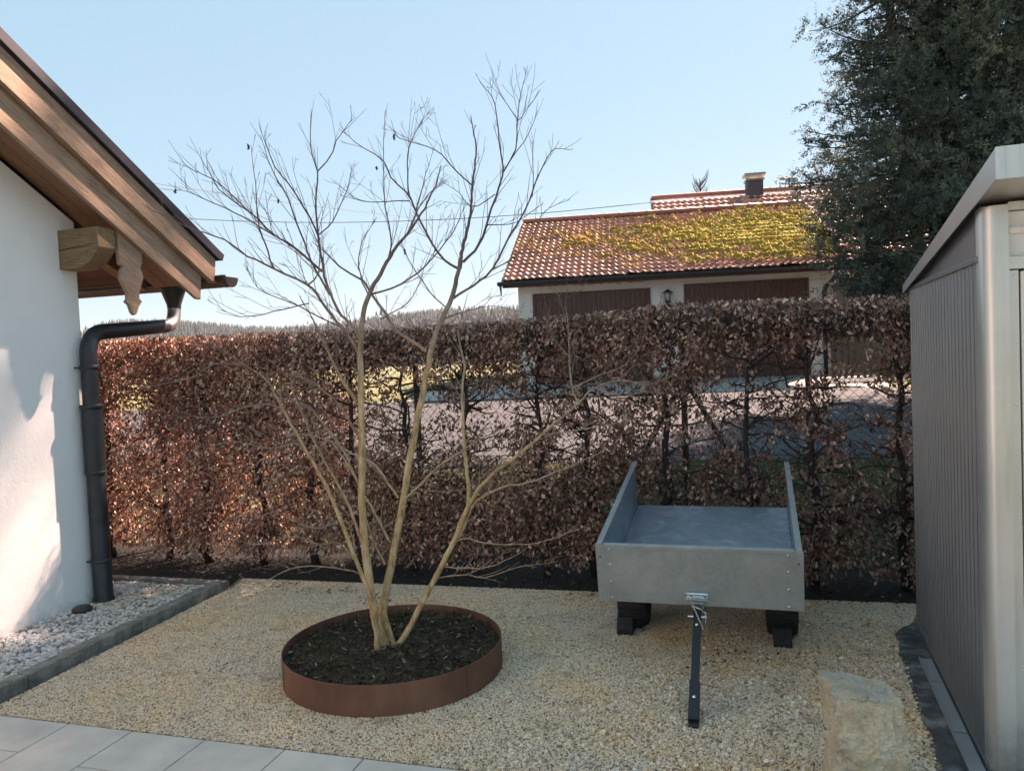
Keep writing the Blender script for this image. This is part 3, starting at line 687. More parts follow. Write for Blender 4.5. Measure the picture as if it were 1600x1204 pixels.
L(c8([(940, 515), (800, 520), (700, 500)]), 4.1, 4.0, 1.5, .4)
L(c8([(1172, 455), (1110, 400), (1060, 340), (1000, 310), (900, 280), (885, 265)]), 4.25, 4.0, 1.8, .5)
L(c8([(1260, 490), (1180, 540), (1120, 480), (1070, 450)]), 4.05, 4.3, 1.4, .4)
L(c8([(1080, 920), (1010, 850), (940, 740), (915, 690)]), 4.16, 4.4, 1.8, .5)
L(c8([(1060, 960), (1150, 930), (1250, 910), (1340, 930)]), 4.16, 3.9, 1.5, .4)
L(c8([(700, 1000), (600, 950), (500, 900), (380, 850), (330, 780)]), 4.05, 3.5, 2., .5)
L(c8([(560, 900), (430, 930), (300, 950), (200, 900)]), 4.0, 3.5, 1.6, .4)
L(c8([(830, 960), (900, 920), (960, 860), (1010, 720)]), 4.1, 4.4, 1.7, .5)
def cat(P, n):          # catmull-rom resample
    P = np.array(P); Q = np.vstack([2*P[0]-P[1], P, 2*P[-1]-P[-2]]); out = []
    m_ = len(P)-1
    for t in np.linspace(0, m_-1e-6, n):
        i = int(t); u_ = t-i; a, b, c_, d = Q[i], Q[i+1], Q[i+2], Q[i+3]
        out.append(.5*((2*b)+(-a+c_)*u_+(2*a-5*b+4*c_-d)*u_**2+(-a+3*b-3*c_+d)*u_**3))
    return np.array(out)
stem = MB(); tw = MB(); trr = random.Random(4)
def grow(p, d, ln, r0_, lev, rv):
    n_ = max(4, int(ln/.035)); pts = [p]; d = d/np.linalg.norm(d); st = ln/n_
    bend = np.array([trr.gauss(0, .015), trr.gauss(0, .015), .05+trr.gauss(0, .015)])
    for i in range(n_):
        d = d+bend+np.array([trr.gauss(0, .05) for _ in range(3)]); d /= np.linalg.norm(d); pts.append(pts[-1]+d*st)
    rad = np.linspace(r0_, .0008, len(pts)); tw.tube(pts, rad, 4, np.full(len(pts), min(1, rv+.1*lev)), False)
    if lev < 2:
        for i in range(2, len(pts)-1):
            if trr.random() < (.33 if lev == 0 else .2):
                ax = np.array([trr.gauss(0, 1) for _ in range(3)]); dd = pts[i+1]-pts[i]; dd /= np.linalg.norm(dd)
                ax -= dd*(ax@dd); ax /= np.linalg.norm(ax)
                grow(pts[i], dd*.8+ax*.62, ln*trr.uniform(.25, .5), max(.0009, rad[i]*.75), lev+1, rv)
for q, (P, d0, d1, r0_, r1_) in enumerate(limbs):
    n_ = len(P); P3 = np.array([dep(x, y, d0+(d1-d0)*i/(n_-1)) for i, (x, y) in enumerate(P)])
    ln = np.linalg.norm(np.diff(P3, axis=0), axis=1).sum(); m_ = max(6, int(ln/.045)); C3 = cat(P3, m_)
    jit = np.array([[trr.gauss(0, .0018) for _ in range(3)] for _ in range(m_)]); jit[0] = jit[-1] = 0; C3 = C3+jit
    t = np.linspace(0, 1, m_); rpx = r0_*(1-t)**.85+r1_*(t**.85)
    rpx = (r1_+(r0_-r1_)*(1-t)**(1.7 if q == 1 else 1.15 if q < 4 else .85))*(.80 if q < 7 else .72 if P[0][1] > 560 else .66)
    dd_ = d0+(d1-d0)*t; rad = rpx*dd_/F
    if q < 4: rad = rad*(1+.9*np.exp(-t*ln/.045)*(.5 if q else .4))
    # age value: 0 at thick base, 1 at thin twigs
    rv = np.clip(1-(rad-.0012)/.0085, 0, 1)*np.clip((C3[:, 2]-.2)/1.6, .35, 1); rv = np.clip(np.maximum(rv, .95*sm(1.3, 2.3, C3[:, 2])), 0, 1)
    stem.tube(C3, rad, 10 if r0_ > 5 else 7 if r0_ > 2.5 else 5, rv, False)
    low = P[0][1] > 650
    dens = .50 if low else 1.0
    for i in range(2, m_):
        if rad[i] < .0105 and trr.random() < dens and C3[i][2] > .35:
            dd = C3[i]-C3[i-1]; dd /= np.linalg.norm(dd); ax = np.array([trr.gauss(0, 1), trr.gauss(0, 1), trr.gauss(.45, .7)])
            ax -= dd*(ax@dd); ax /= np.linalg.norm(ax)
            lnn = trr.uniform(.08, .36 if low else .42)*(.95 if not low else .9)*(1-.72*t[i])
            grow(C3[i], dd*.85+ax*(.5 if low else .40)+np.array([0, 0, .0 if low else .16]), lnn, min(.0022, max(.0013, rad[i]*.5)), 0, .35 if low else .8)
    # tip continuation
    if r1_ < 1.2: grow(C3[-1], C3[-1]-C3[-2], trr.uniform(.02, .06), r1_*d1/F*.9, 1, .6 if low else .9)
stem.build('trunk', M['bark'], tree, True); tw.build('twigs', M['bark'], tree, True)
for x, y in c8([(330, 312), (445, 515), (879, 275), (815, 392), (921, 706), (58, 478)]):
    p_ = dep(x, y, 3.95); mb = MB(); hgt = trr.uniform(.02, .045)
    Vp = [p_+np.array([trr.gauss(0, .003), trr.gauss(0, .003), hgt*.8*(.5-i/6)]) for i in range(7)]
    mb.tube(Vp, [.001, .004, .006, .005, .006, .004, .001], 6); mb.build('dried_leaf', M['pod'], tree, False)

# ------------------------------------------------------------------ garden trailer
sc = .93; tp = np.array([-.253*sc, 4.164*sc, CH+(.231-CH)*sc]); tw_, th_, tl_, pit, yaw = 1.05*sc, .322*sc, 1.407*sc, .172, .016
ty = np.array([math.sin(yaw)*math.cos(pit), math.cos(yaw)*math.cos(pit), math.sin(pit)]); tx = np.array([math.cos(yaw), -math.sin(yaw), 0]); tz = np.cross(tx, ty); AX = (tx, ty, tz)
def tl(x, y, z): return tp+tx*x+ty*y+tz*z
cart = empty('garden_trailer', 'galvanised two-wheeled garden trailer with open back, parked on the gravel', 'trailer', (tp[0], tp[1]+.5, 0))
def tb(name, c, d, mt, par=cart, bev=.0015):
    mb = MB(); mb.box(tl(*c), d, AX); return mb.build(name, mt, par, bevel=bev)
tb('front_panel', (0, -.003, th_/2-.004), (tw_-.09, .008, th_-.004), M['galv'])
for s_ in (-1, 1):
    sp_ = tb('side_panel', (s_*(tw_/2-.012), tl_/2, th_/2), (.006, tl_, th_), M['galv_floor'])
    mb = MB(); mb.box(tl(s_*(tw_/2-.014), tl_/2, th_+.006), (.030, tl_+.004, .012), AX); mb.build('top_rail', M['galv'], sp_, bevel=.002)
    mb = MB(); mb.box(tl(s_*(tw_/2-.020), -.004, th_/2), (.052, .006, th_+.006), AX); mb.box(tl(s_*(tw_/2-.063), -.0065, th_/2), (.034, .004, th_-.01), AX)
    post = mb.build('corner_plate', M['galv'], cart, bevel=.001)
    for q in (.06, .36, .66, .94):
        mb = MB(); mb.lathe(tl(s_*(tw_/2-.063), -.0085, th_*q), [(.006, 0), (.006, .002), (.003, .004)], 10, (tx, tz, -ty)); mb.build('rivet', M['chrome'], post)
    mb = MB(); mb.lathe(tl(s_*(tw_/2-.016), -.007, th_*.8), [(.004, 0), (.004, .002), (.002, .003)], 10, (tx, tz, -ty)); mb.build('rivet', M['rubber'], post)
tb('front_rail', (0, -.001, th_+.0), (tw_-.07, .026, .02), M['galv'])
tb('floor', (0, tl_/2, .006), (tw_-.034, tl_-.01, .008), M['galv_floor'])
tb('rear_lip', (0, tl_-.004, -.012), (tw_-.03, .01, .03), M['galv'])
for y_ in (.25, 1.05): tb('cross_beam', (0, y_, -.016), (tw_-.1, .05, .03), M['blackpaint'])
# coupling bracket
br = tb('coupling_bracket', (.0, -.012, .045), (.098, .010, .05), M['chrome'])
mb = MB(); mb.tube([tl(-.052, -.03, .072), tl(.052, -.03, .072)], .008, 10); mb.box(tl(0, -.028, .047), (.112, .03, .006), AX)
mb.box(tl(0, -.03, .018), (.06, .03, .03), AX)
mb.build('hinge_bar', M['chrome'], br, bevel=.001)
for s_ in (-1, 1):
    mb = MB(); mb.lathe(tl(.032*s_, -.018, .05), [(.009, 0), (.009, .006), (.005, .01)], 6, (tx, tz, -ty)); mb.build('bolt', M['chrome'], br)
# tongue from bracket down to the gravel
t_a = tl(0, -.03, .0); t_b = np.array([onz(1084.5, 1110, .05)[0], onz(1084.5, 1128, .03)[1]+.02, .03])
dn = (t_b-t_a); Ln = np.linalg.norm(dn); dn /= Ln; sx_ = np.cross(dn, (0, 0, 1.)); sx_ /= np.linalg.norm(sx_); up_ = np.cross(sx_, dn); TX = (sx_, dn, up_)
mb = MB(); mb.box((t_a+t_b)/2+dn*(-.02), (.036, Ln-.04, .036), TX); tg = mb.build('tongue', M['blackpaint'], cart, bevel=.002)
mb = MB(); mb.box(t_b-dn*.09, (.046, .20, .042), TX); mb.box(t_b+dn*.012, (.042, .05, .012), TX); mb.build('hitch_sleeve', M['blackpaint'], tg, bevel=.003)
mb = MB(); mb.lathe(t_b-dn*.10+up_*.021, [(.008, 0), (.008, .004), (.004, .007)], 10, (sx_, dn, up_)); mb.build('bolt', M['chrome'], tg)
mb = MB(); mb.lathe(t_a+dn*.13+up_*.018, [(.008, 0), (.008, .005), (.004, .008)], 10, (sx_, dn, up_)); mb.build('bolt', M['chrome'], tg)
mb = MB(); mb.tube([t_a+sx_*-.05+dn*.04, t_a+sx_*-.015+dn*.04+up_*.03, t_a+sx_*.02+dn*.02+up_*.03, t_a+sx_*-.03+dn*.15+up_*.01, t_a+sx_*-.045+dn*.13], .004, 6); mb.tube([t_a+sx_*-.035, t_a+sx_*-.04+dn*.1], .006, 6); mb.tube([t_a+sx_*-.045+dn*.06, t_a+sx_*.045+dn*.06], .006, 8)
mb.build('locking_pin', M['chrome'], tg)
mb = MB(); ch = [t_a+sx_*-.04+dn*.12+np.array([.004*math.sin(i), 0, -.012*i]) for i in range(9)]; mb.tube(ch, .003, 5); mb.build('safety_chain', M['chrome'], tg)
# axle and wheels
wr = .195; wy = .60
axc = tl(0, wy, -.03)
for s_ in (-1, 1):
    xc = s_*(tw_/2-.085); c0 = tl(xc, wy, 0); c0[2] = wr-.008
    wl = empty('wheel'); wl.parent = cart; wl.location = Vector(c0)-Vector(cart.location)
    prof = [(.085, -.07), (.14, -.082), (.175, -.078), (.192, -.05), (wr, -.02), (wr, .02), (.192, .05), (.175, .078), (.14, .082), (.085, .07)]
    def wadd(nm, build):
        o = build.build(nm, M['rubber'] if nm == 'tyre' else M['zinc'], None, True, angle=35)
        o.parent = wl; o.matrix_parent_inverse = Matrix.Translation(-Vector(c0)); return o
    mb = MB(); mb.lathe(c0, prof, 36, ((0, 1, 0), (0, 0, 1), tx))
    for j in range(30):
        t = 2*math.pi*j/30
        for ss in (-1, 1):
            tt_ = t+ss*.05; ct = c0+np.array([0, math.cos(tt_), math.sin(tt_)])*(wr+.002)+tx*ss*.028
            mb.box(ct, (.045, .018, .012), (tx, (0, -math.sin(tt_), math.cos(tt_)), (0, math.cos(tt_), math.sin(tt_))))
    wadd('tyre', mb)
    mb = MB(); mb.lathe(c0, [(.088, -.055), (.08, -.03), (.03, -.02), (.03, -.07), (.012, -.075), (.012, .075), (.03, .07), (.03, .02), (.08, .03), (.088, .055)], 24, ((0, 1, 0), (0, 0, 1), tx)); wadd('rim', mb)
mb = MB(); a0 = tl(-(tw_/2-.12), wy, 0); a1 = tl(tw_/2-.12, wy, 0); a0[2] = a1[2] = wr-.008; mb.tube([a0, a1], .014, 10)
for s_ in (-1, 1):
    q0 = tl(s_*.2, wy, -.03); q1 = np.array([q0[0], a0[1], wr]); mb.tube([q0, q1], .014, 8)
mb.build('axle', M['blackpaint'], cart)
for i, (xa_, xb_, yb_) in enumerate(((963.6, 988.7, 994), (1209, 1238, 1014.5))):
    p0 = onz(xa_, yb_); p1 = onz(xb_, yb_); wd = np.linalg.norm(p1-p0)
    mb = MB(); c0 = (p0+p1)/2; yb2 = c0[1]
    mb.prism([(p0[0], yb2, -.005), (p0[0], yb2, .035), (p0[0], yb2+.03, .10), (p0[0], yb2+.10, .125), (p0[0], yb2+.14, .06), (p0[0], yb2+.15, -.005)], (wd, 0, 0))
    ck = mb.build('wheel_chock', M['rubber'], None, bevel=.004)
    tag(ck, 'black block chock in front of the %s wheel of the trailer' % ('left' if i == 0 else 'right'), 'wheel chock', 'black chocks under the trailer wheels')

# ------------------------------------------------------------------ boulder
bc = (onz(1352, 1204, .25)[0]); 
Dp = 2.62; cb = dep(1350, 1140, Dp); bx, by_ = cb[0]+.018, cb[1]+.10
mb = MB(); V = []; nz_, na_ = 84, 130; rot = .10
def se(t, n_): c_, s_ = math.cos(t), math.sin(t); return (abs(c_)**n_+abs(s_)**n_)**(-1./n_)
for i in range(nz_+1):
    f_ = i/nz_
    for j in range(na_):
        t = 2*math.pi*j/na_; c_, s_ = math.cos(t), math.sin(t); k_ = se(t, 7)
        kk = 1.
        if f_ > .80: kk = max(0., 1-((f_-.80)/.20))**.9     # last fifth of the rows closes the top
        z = -.05+.56*min(1, f_/.80)
        x = .148*c_*k_*(1-.02*f_); y = .115*s_*k_
        x *= kk if f_ > .80 else 1; y *= kk if f_ > .80 else 1
        # sloping top: high at back-left, with a worn ledge along the front
        tp_h = .500-.07*(x+.05)-.022*sm(-.05, -.09, y)-.015*sm(.10, .15, x)
        if z > tp_h-.012: z = tp_h
        ledge = sm(.30, .47, z); 
        if y < 0: y *= 1-.07*ledge
        if x > 0: x *= 1-.05*ledge
        x += .018*(1-z/.5)*c_
        x *= .80; y *= .80; z = z*.80-.01
        p_ = Vector((x*8+3, y*8, z*7)); d = mn.noise(p_)*.018+mn.noise(p_*2.7)*.010-abs(mn.noise(p_*4))*.016+abs(mn.noise(p_*9))*.009+mn.noise(p_*20)*.005+mn.noise(p_*38)*.003
        fd = min(1., kk*3) if f_ > .80 else 1.; rx, ry = x+d*c_*k_*fd, y+d*s_*k_*fd; zz = z+(d*.7 if z > .30 else 0)
        V.append((bx+rx*math.cos(rot)-ry*math.sin(rot), by_+rx*math.sin(rot)+ry*math.cos(rot), zz))
Fs = [(i*na_+j, i*na_+(j+1) % na_, (i+1)*na_+(j+1) % na_, (i+1)*na_+j) for i in range(nz_) for j in range(na_)]
mb.add(V, Fs); o = mb.build('boulder', M['stone'], None, True, angle=16); tag(o, 'upright yellowish limestone boulder with a grey top near the metal shed', 'boulder')

# ------------------------------------------------------------------ metal shed (right)
sa = R(2.6); SO = np.array([.835, 3.09, 0]); ly = np.array([math.sin(sa), math.cos(sa), 0]); lx = np.array([math.cos(sa), -math.sin(sa), 0]); UZ = np.array([0, 0, 1.]); SA = (lx, ly, UZ)
def sl_(x, y, z): return SO+lx*x+ly*y+UZ*z
LEN = 1.55; WID = 2.1
shed = empty('metal_shed', 'grey metal garden shed with ribbed side wall at the right', 'shed', tuple(SO))
def sb(name, c, d, mt, bev=.002, par=None):
    mb = MB(); mb.box(sl_(*c), d, SA); return mb.build(name, mt, par or shed, bevel=bev)
# ribbed side wall
mb = MB(); prof = []; pitch = .066; y = .07
while y < LEN-.02:
    prof += [(0.0, y), (0.0, y+pitch*.60), (-.014, y+pitch*.66), (-.014, y+pitch*.86), (0.0, y+pitch*.92), (0., y+pitch*.999)]; y += pitch
Z0, Z1 = .03, 1.865
V = [sl_(x, yy, Z0) for x, yy in prof]+[sl_(x, yy, Z1) for x, yy in prof]; n_ = len(prof)
mb.add(V, [(i+1, i, i+n_, i+1+n_) for i in range(n_-1)]); mb.box(sl_(.02, LEN/2, (Z0+Z1)/2), (.03, LEN-.02, Z1-Z0), SA)
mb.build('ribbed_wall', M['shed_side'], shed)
# gable strip above: plain panel up to the sloping roof
sb('top_trim', (-.010, LEN/2+.03, 1.868), (.02, LEN-.04, .022), M['shed_side'])
sb('base_trim', (-.006, LEN/2+.03, .02), (.03, LEN, .05), M['shed_side'])
# rear and right walls
sb('rear_wall', (WID/2, LEN, .93), (WID, .03, 1.84), M['shed_side'])
sb('right_wall', (WID, LEN/2, .93), (.03, LEN, 1.84), M['shed_side'])
# rounded front corner post
mb = MB(); an = np.linspace(math.pi, 1.5*math.pi, 8); rr_ = .05
poly = [(0, .075)]+[(0+rr_+rr_*math.cos(a), -.02+rr_+rr_*math.sin(a)) for a in an]+[(.080, -.02), (.080, .075)]
poly = [(x-.014, y) for x, y in poly]
mb.prism([sl_(x, y, .0) for x, y in poly], UZ*2.045); mb.build('corner_post', M['shed_post'], shed, True, angle=30)
# roof with a fascia that tapers towards the rear
ov = .042; FO = .265; RO = .03
nl = lx
def edge(x, y): p = onpl(x, y, sl_(-ov, 0, 0), nl); q = p-SO; return q@ly, q[2]
(y0, tz0), (_, bz0), (y1, tz1), (_, bz1) = edge(1555, 231), edge(1548, 287), edge(1410, 446), edge(1412, 458)
FO = -y0; yE = max(y1, LEN+.02); bz1 = max(bz1, tz1-.05)
def topz(y): return tz0+(tz1-tz0)*(y-y0)/(y1-y0)
def botz(y): return bz0+(bz1-bz0)*(y-y0)/(y1-y0)
print('fascia', y0, tz0, bz0, y1, tz1, bz1)
mb = MB(); mb.prism([sl_(-.004, .05, 1.868), sl_(-.004, LEN, 1.868), sl_(-.004, LEN, botz(LEN)+.02), sl_(-.004, .05, botz(.05)+.02)], lx*.03); mb.build('gable_panel', M['shed_side'], shed)
mb = MB(); mb.prism([sl_(-ov+.004, y0+.004, topz(y0)-.022), sl_(-ov+.004, yE-.004, topz(yE)-.022), sl_(-ov+.004, yE-.004, topz(yE)-.006), sl_(-ov+.004, y0+.004, topz(y0)-.006)], lx*(WID+2*ov-.008)); mb.build('roof_panel', M['shed_roof'], shed)
mb = MB(); mb.prism([sl_(-ov, y0, botz(y0)), sl_(-ov, yE, botz(yE)), sl_(-ov, yE, topz(yE)), sl_(-ov, y0, topz(y0))], lx*.004); mb.build('side_fascia', M['shed_roof'], shed, bevel=.001)
mb = MB(); mb.prism([sl_(-ov-.001, y0-.005, bz0), sl_(WID+ov, y0-.005, bz0), sl_(WID+ov, y0-.005, tz0+.002), sl_(-ov-.001, y0-.005, tz0+.002)], ly*.004); mb.build('front_fascia', M['shed_post'], shed, bevel=.001)
mb = MB(); mb.prism([sl_(-ov+.006, y0+.004, botz(y0)+.028), sl_(-ov+.006, .04, botz(.04)+.03), sl_(-ov+.006, .04, botz(.04)+.034), sl_(-ov+.006, y0+.004, botz(y0)+.032)], lx*(WID+2*ov-.012)); mb.build('roof_underside', M['shed_post'], shed)
for x_ in (.14, .62, 1.1, 1.6):
    mb = MB(); mb.prism([sl_(x_, y0+.004, botz(y0)+.006), sl_(x_, .0, botz(0)+.008), sl_(x_, .0, botz(.0)+.028), sl_(x_, y0+.004, botz(y0)+.026)], lx*.018); mb.build('roof_rib', M['shed_post'], shed)
# front: frame, transom, door
sb('door_frame', (.083, .030, .93), (.034, .05, 1.78), M['shed_post'])
sb('frame_head', (.067+(WID-.09)/2, .018, 1.845), (WID-.09, .05, .045), M['shed_post'])
sb('transom_pane', (.069+(WID-.09)/2, .012, 1.945), (WID-.09, .012, .155), M['acrylic'])
sb('transom_bar', (.069+(WID-.09)/2, .0, 1.955), (WID-.09, .02, .022), M['shed_door'])
sb('front_header', (.068+(WID-.09)/2, .012, 2.04), (WID-.09, .04, .0301), M['shed_post'])
dr = sb('door', (.106+.42, .022, .92), (.84, .035, 1.79), M['shed_door'])
mb = MB(); mb.box(sl_(.90, -.03, 1.0), (.03, .03, .12), SA); mb.build('handle', M['chrome'], dr)
sb('front_wall', (1.5, .02, .93), (1.0, .03, 1.8), M['shed_door'])
for z in (.42, .95, 1.35, 1.80):
    mb = MB(); mb.lathe(sl_(.088, .0045, z), [(.004, 0), (.004, .003), (.002, .004)], 8, (lx, UZ, -ly)); mb.build('screw', M['chrome'], shed)
# slab beside the shed and metal rails
jag = [(.60, 2.735), (.645, 2.9), (.63, 3.02), (.675, 3.12), (.665, 3.25), (.695, 3.38), (.68, 3.5), (.705, 3.63), (.69, 3.75), (.725, 3.88), (.71, 4.0), (.735, 4.12), (.72, 4.22), (.755, 4.36), (.75, 4.5), (.80, 4.6), (.88, 4.7), (3, 4.8), (3, 2.74)]
o = flat('concrete_strip', jag, .0125, M['stained_slab'])
for i, (y0, y1) in enumerate(((-.05, .28), (.285, .77), (.775, 1.05))):
    mb = MB(); mb.box(sl_(-.055, (y0+y1)/2, .022), (.055, y1-y0-.006, .016), SA)
    mb.box(sl_(-.083, (y0+y1)/2, .031), (.005, y1-y0-.006, .012), SA)
    o = mb.build('metal_rail', M['shed_roof'], None, bevel=.001)
    tag(o, ('flat grey metal rail nearest the camera along the shed foot', 'longest flat grey metal rail along the shed foot, between two others', 'flat grey metal rail farthest from the camera along the shed foot')[i], 'metal rail', 'grey metal rails lying along the shed foot')

# ------------------------------------------------------------------ hedge
HY0, HY1 = 5.12, 5.68
hz_pts = sorted([(lambda p: (p[0], p[2]))(ony(x, y, 5.15)) for x, y in [(150, 533), (330, 526), (450, 520), (560, 518), (700, 509), (850, 496), (950, 488), (1060, 474), (1200, 469), (1420, 463)]])
hxs = [a for a, b in hz_pts]; hzs = [b for a, b in hz_pts]
hxs = [-8]+hxs+[3]; hzs = [hzs[0]]+hzs+[hzs[-1]]
HT = lambda x: np.interp(x, hxs, hzs)
hedge = empty('beech_hedge', 'clipped brown winter hedge with dry leaves across the yard', 'hedge', (-1.5, 5.3, 0))
hr = random.Random(8)
brn = MB(); twg = MB(); twg2 = MB()
sxs = np.arange(-6.6, 2.4, .47); nodes = []
for x in sxs:
    x = x+hr.uniform(-.08, .08); h = HT(x)-.08; y0 = 5.32+hr.uniform(-.05, .05); pts = []
    for i in range(12): pts.append((x+hr.gauss(0, .018), y0+hr.gauss(0, .018), -.03+h*i/11))
    rad = np.linspace(hr.uniform(.022, .036), .010, 12)*np.array([1+hr.uniform(-.12, .2) for _ in range(12)])
    mb = MB(); mb.tube(pts, rad, 8); mb.build('stem', M['hbark'], hedge, True)
    for b in range(46):
        z = hr.uniform(.22, h); i = min(10, int(z/h*11)); c0 = np.array(pts[i])+(np.array(pts[i+1])-np.array(pts[i]))*hr.random()
        a = hr.choice([0, math.pi])+hr.gauss(0, .6); ln = hr.uniform(.18, .48); d = np.array([math.cos(a), math.sin(a)*.9, hr.uniform(-.1, .65)]); P_ = [c0]
        for s_ in range(6):
            d = d+np.array([hr.gauss(0, .28), hr.gauss(0, .28), hr.gauss(.02, .25)]); d /= np.linalg.norm(d); nx = P_[-1]+d*ln/6
            nx[1] = min(max(nx[1], HY0+.04), HY1-.04); nx[2] = min(nx[2], HT(nx[0])-.03); P_.append(nx)
        brn.tube(P_, np.linspace(hr.uniform(.005, .011), .003, 7), 5, None, False); nodes += P_[1:]
        for t in range(5):
            q = P_[hr.randint(1, 6)]; d2 = np.array([hr.gauss(0, 1), hr.gauss(0, .9), hr.gauss(.25, .8)]); d2 /= np.linalg.norm(d2); l2 = hr.uniform(.07, .22); Q = [q]
            for s_ in range(4):
                d2 = d2+np.array([hr.gauss(0, .3) for _ in range(3)]); d2 /= np.linalg.norm(d2); nx = Q[-1]+d2*l2/4
                nx[1] = min(max(nx[1], HY0-.02), HY1+.02); nx[2] = min(max(nx[2], .12), HT(nx[0])+.02); Q.append(nx)
            twg.tube(Q, [.003, .0024, .002, .0016, .001], 3, None, False)
# dense fine twigs near the clipped top
for t in range(5200):
    x = hr.uniform(-6.6, 2.2); z1 = HT(x)+hr.gauss(-.01, .02); y = hr.uniform(HY0+.01, HY1); l2 = hr.uniform(.08, .25)
    d2 = np.array([hr.gauss(0, .5), hr.gauss(0, .35), -1]); p1 = np.array([x, y, z1]); twg.tube([p1, p1+d2*l2*.5+np.array([hr.gauss(0, .02), hr.gauss(0, .02), 0]), p1+d2*l2], [.001, .0017, .0025], 3, None, False)
# stray shoots above the clipped top
for t in range(260):
    x = hr.uniform(-6.4, 2.2); p1 = np.array([x, hr.uniform(HY0+.05, HY1-.05), HT(x)-.05]); l2 = hr.uniform(.08, .16)
    twg.tube([p1, p1+np.array([hr.gauss(0, .02), hr.gauss(0, .02), l2*.5]), p1+np.array([hr.gauss(0, .04), hr.gauss(0, .03), l2])], [.0022, .0016, .0009], 3, None, False)
brn.build('branches', M['hbark'], hedge, True); twg.build('twigs', M['hbark'], hedge)
# leaves
n = 455000
X = rng.uniform(-6.4, 2.3, n); Y = HY0+(HY1-HY0)*rng.beta(.75, .85, n); U = rng.random(n); H_ = HT(X); Z = .09+(H_-.07)*U
def dens(x, y, z, h):
    t = (h-z)                                     # depth below top
    n1 = mn.noise(Vector((x*3.1, y*2.2, z*3.1+5))); n2 = mn.noise(Vector((x*8.5, y*6, z*8.5)))
    n3 = mn.noise(Vector((x*1.1, 0, z*.9+9)))
    d = .325+.50*n1+.50*n2+.22*n3
    d += .20*math.exp(-(t/.20)**2)
    # thin windows between the stems at mid height, as in a clipped beech hedge in winter
    win = math.exp(-((z-1.18-.04*x)/.34)**2)
    d -= .25*win*(1 if x > -2.9 else .35)
    if x > -.5: d -= .15*math.exp(-((z-.95)/.40)**2)
    if x < -3.0: d += .12
    if .52 < x < 1.0: d -= .34*math.exp(-((z-1.58)/.22)**2)
    if z < .22: d -= (.22-z)*2.5
    if y < 5.24 and z < .98 and -.80 < x < .32: d = -1
    return d
keep = np.array([dens(X[i], Y[i], Z[i], H_[i]) > rng_ for i, rng_ in enumerate(rng.random(n))])
X, Y, Z = X[keep], Y[keep], Z[keep]; n = len(X); print('hedge leaves', n)
D_ = rdirs(n)*np.array([.8, .6, .6])+np.array([0, -.15, -.75])
N_ = rdirs(n)+np.array([0, -.8, .15])
Lf = rng.uniform(.023, .050, n); V, T = leaves(np.stack([X, Y, Z], 1), D_, N_, Lf, Lf*rng.uniform(.38, .62, n), .25, .22)
rvv = np.clip(rng.beta(1.7, 2.2, n)+.14*np.array([mn.noise(Vector((x*2, 3, z*2))) for x, z in zip(X, Z)])+.10*(X < -2.6), 0, 1)  # left-end leaves get a paler tone, the sunshine there put into their colour
rawmesh('foliage', V, T, M['hleaf'], hedge, np.repeat(rvv, 5))
# fallen leaves below the hedge and strewn over the gravel
n = 1300; X = rng.uniform(-6, 2.2, n); Y = 4.95+np.abs(rng.normal(0, .35, n)); Z = .012+rng.random(n)*.03
m2 = 1500; X = np.r_[X, rng.uniform(-3.3, .6, m2)]; Y = np.r_[Y, 4.95-np.abs(rng.normal(0, .8, m2))]; Z = np.r_[Z, .018+rng.random(m2)*.008]
cl = np.array([mn.noise(Vector((x*2.3, y*3.1, 7))) for x, y in zip(X, Y)])
ok = (Y > 2.76) & ((Y > 4.97) | (cl > .22+.25*rng.random(len(X)))) & (Y < 6) & (np.hypot(X-RC[0], Y-RC[1]) > RR+.02); X, Y, Z = X[ok], Y[ok], Z[ok]; n = len(X)
D_ = rdirs(n)*np.array([1, 1, .25]); V, T = leaves(np.stack([X, Y, Z], 1), D_, rdirs(n)*.5+np.array([0, 0, 1.]), rng.uniform(.015, .04, n), rng.uniform(.008, .02, n))
o = rawmesh('fallen_leaves', V, T, M['litter'], None, np.repeat(rng.random(n), 5)); tag(o, 'small dry leaves scattered over the gravel and under the hedge', 'fallen leaves', None, 'stuff')
# grass blades on the bank behind the hedge
n = 60000; X = rng.uniform(-9, 4, n); Y = rng.uniform(5.7, 9.5, n); Z = TZ(X, Y)
V, T = leaves(np.stack([X, Y, Z], 1), rdirs(n)*.6+np.array([0, 0, .8]), rdirs(n), rng.uniform(.03, .09, n), rng.uniform(.004, .008, n))
o = rawmesh('bank_turf', V, T, M['grassblade'], None, np.repeat(rng.random(n), 5)); tag(o, 'short winter grass on the bank behind the hedge', 'grass', None, 'stuff')

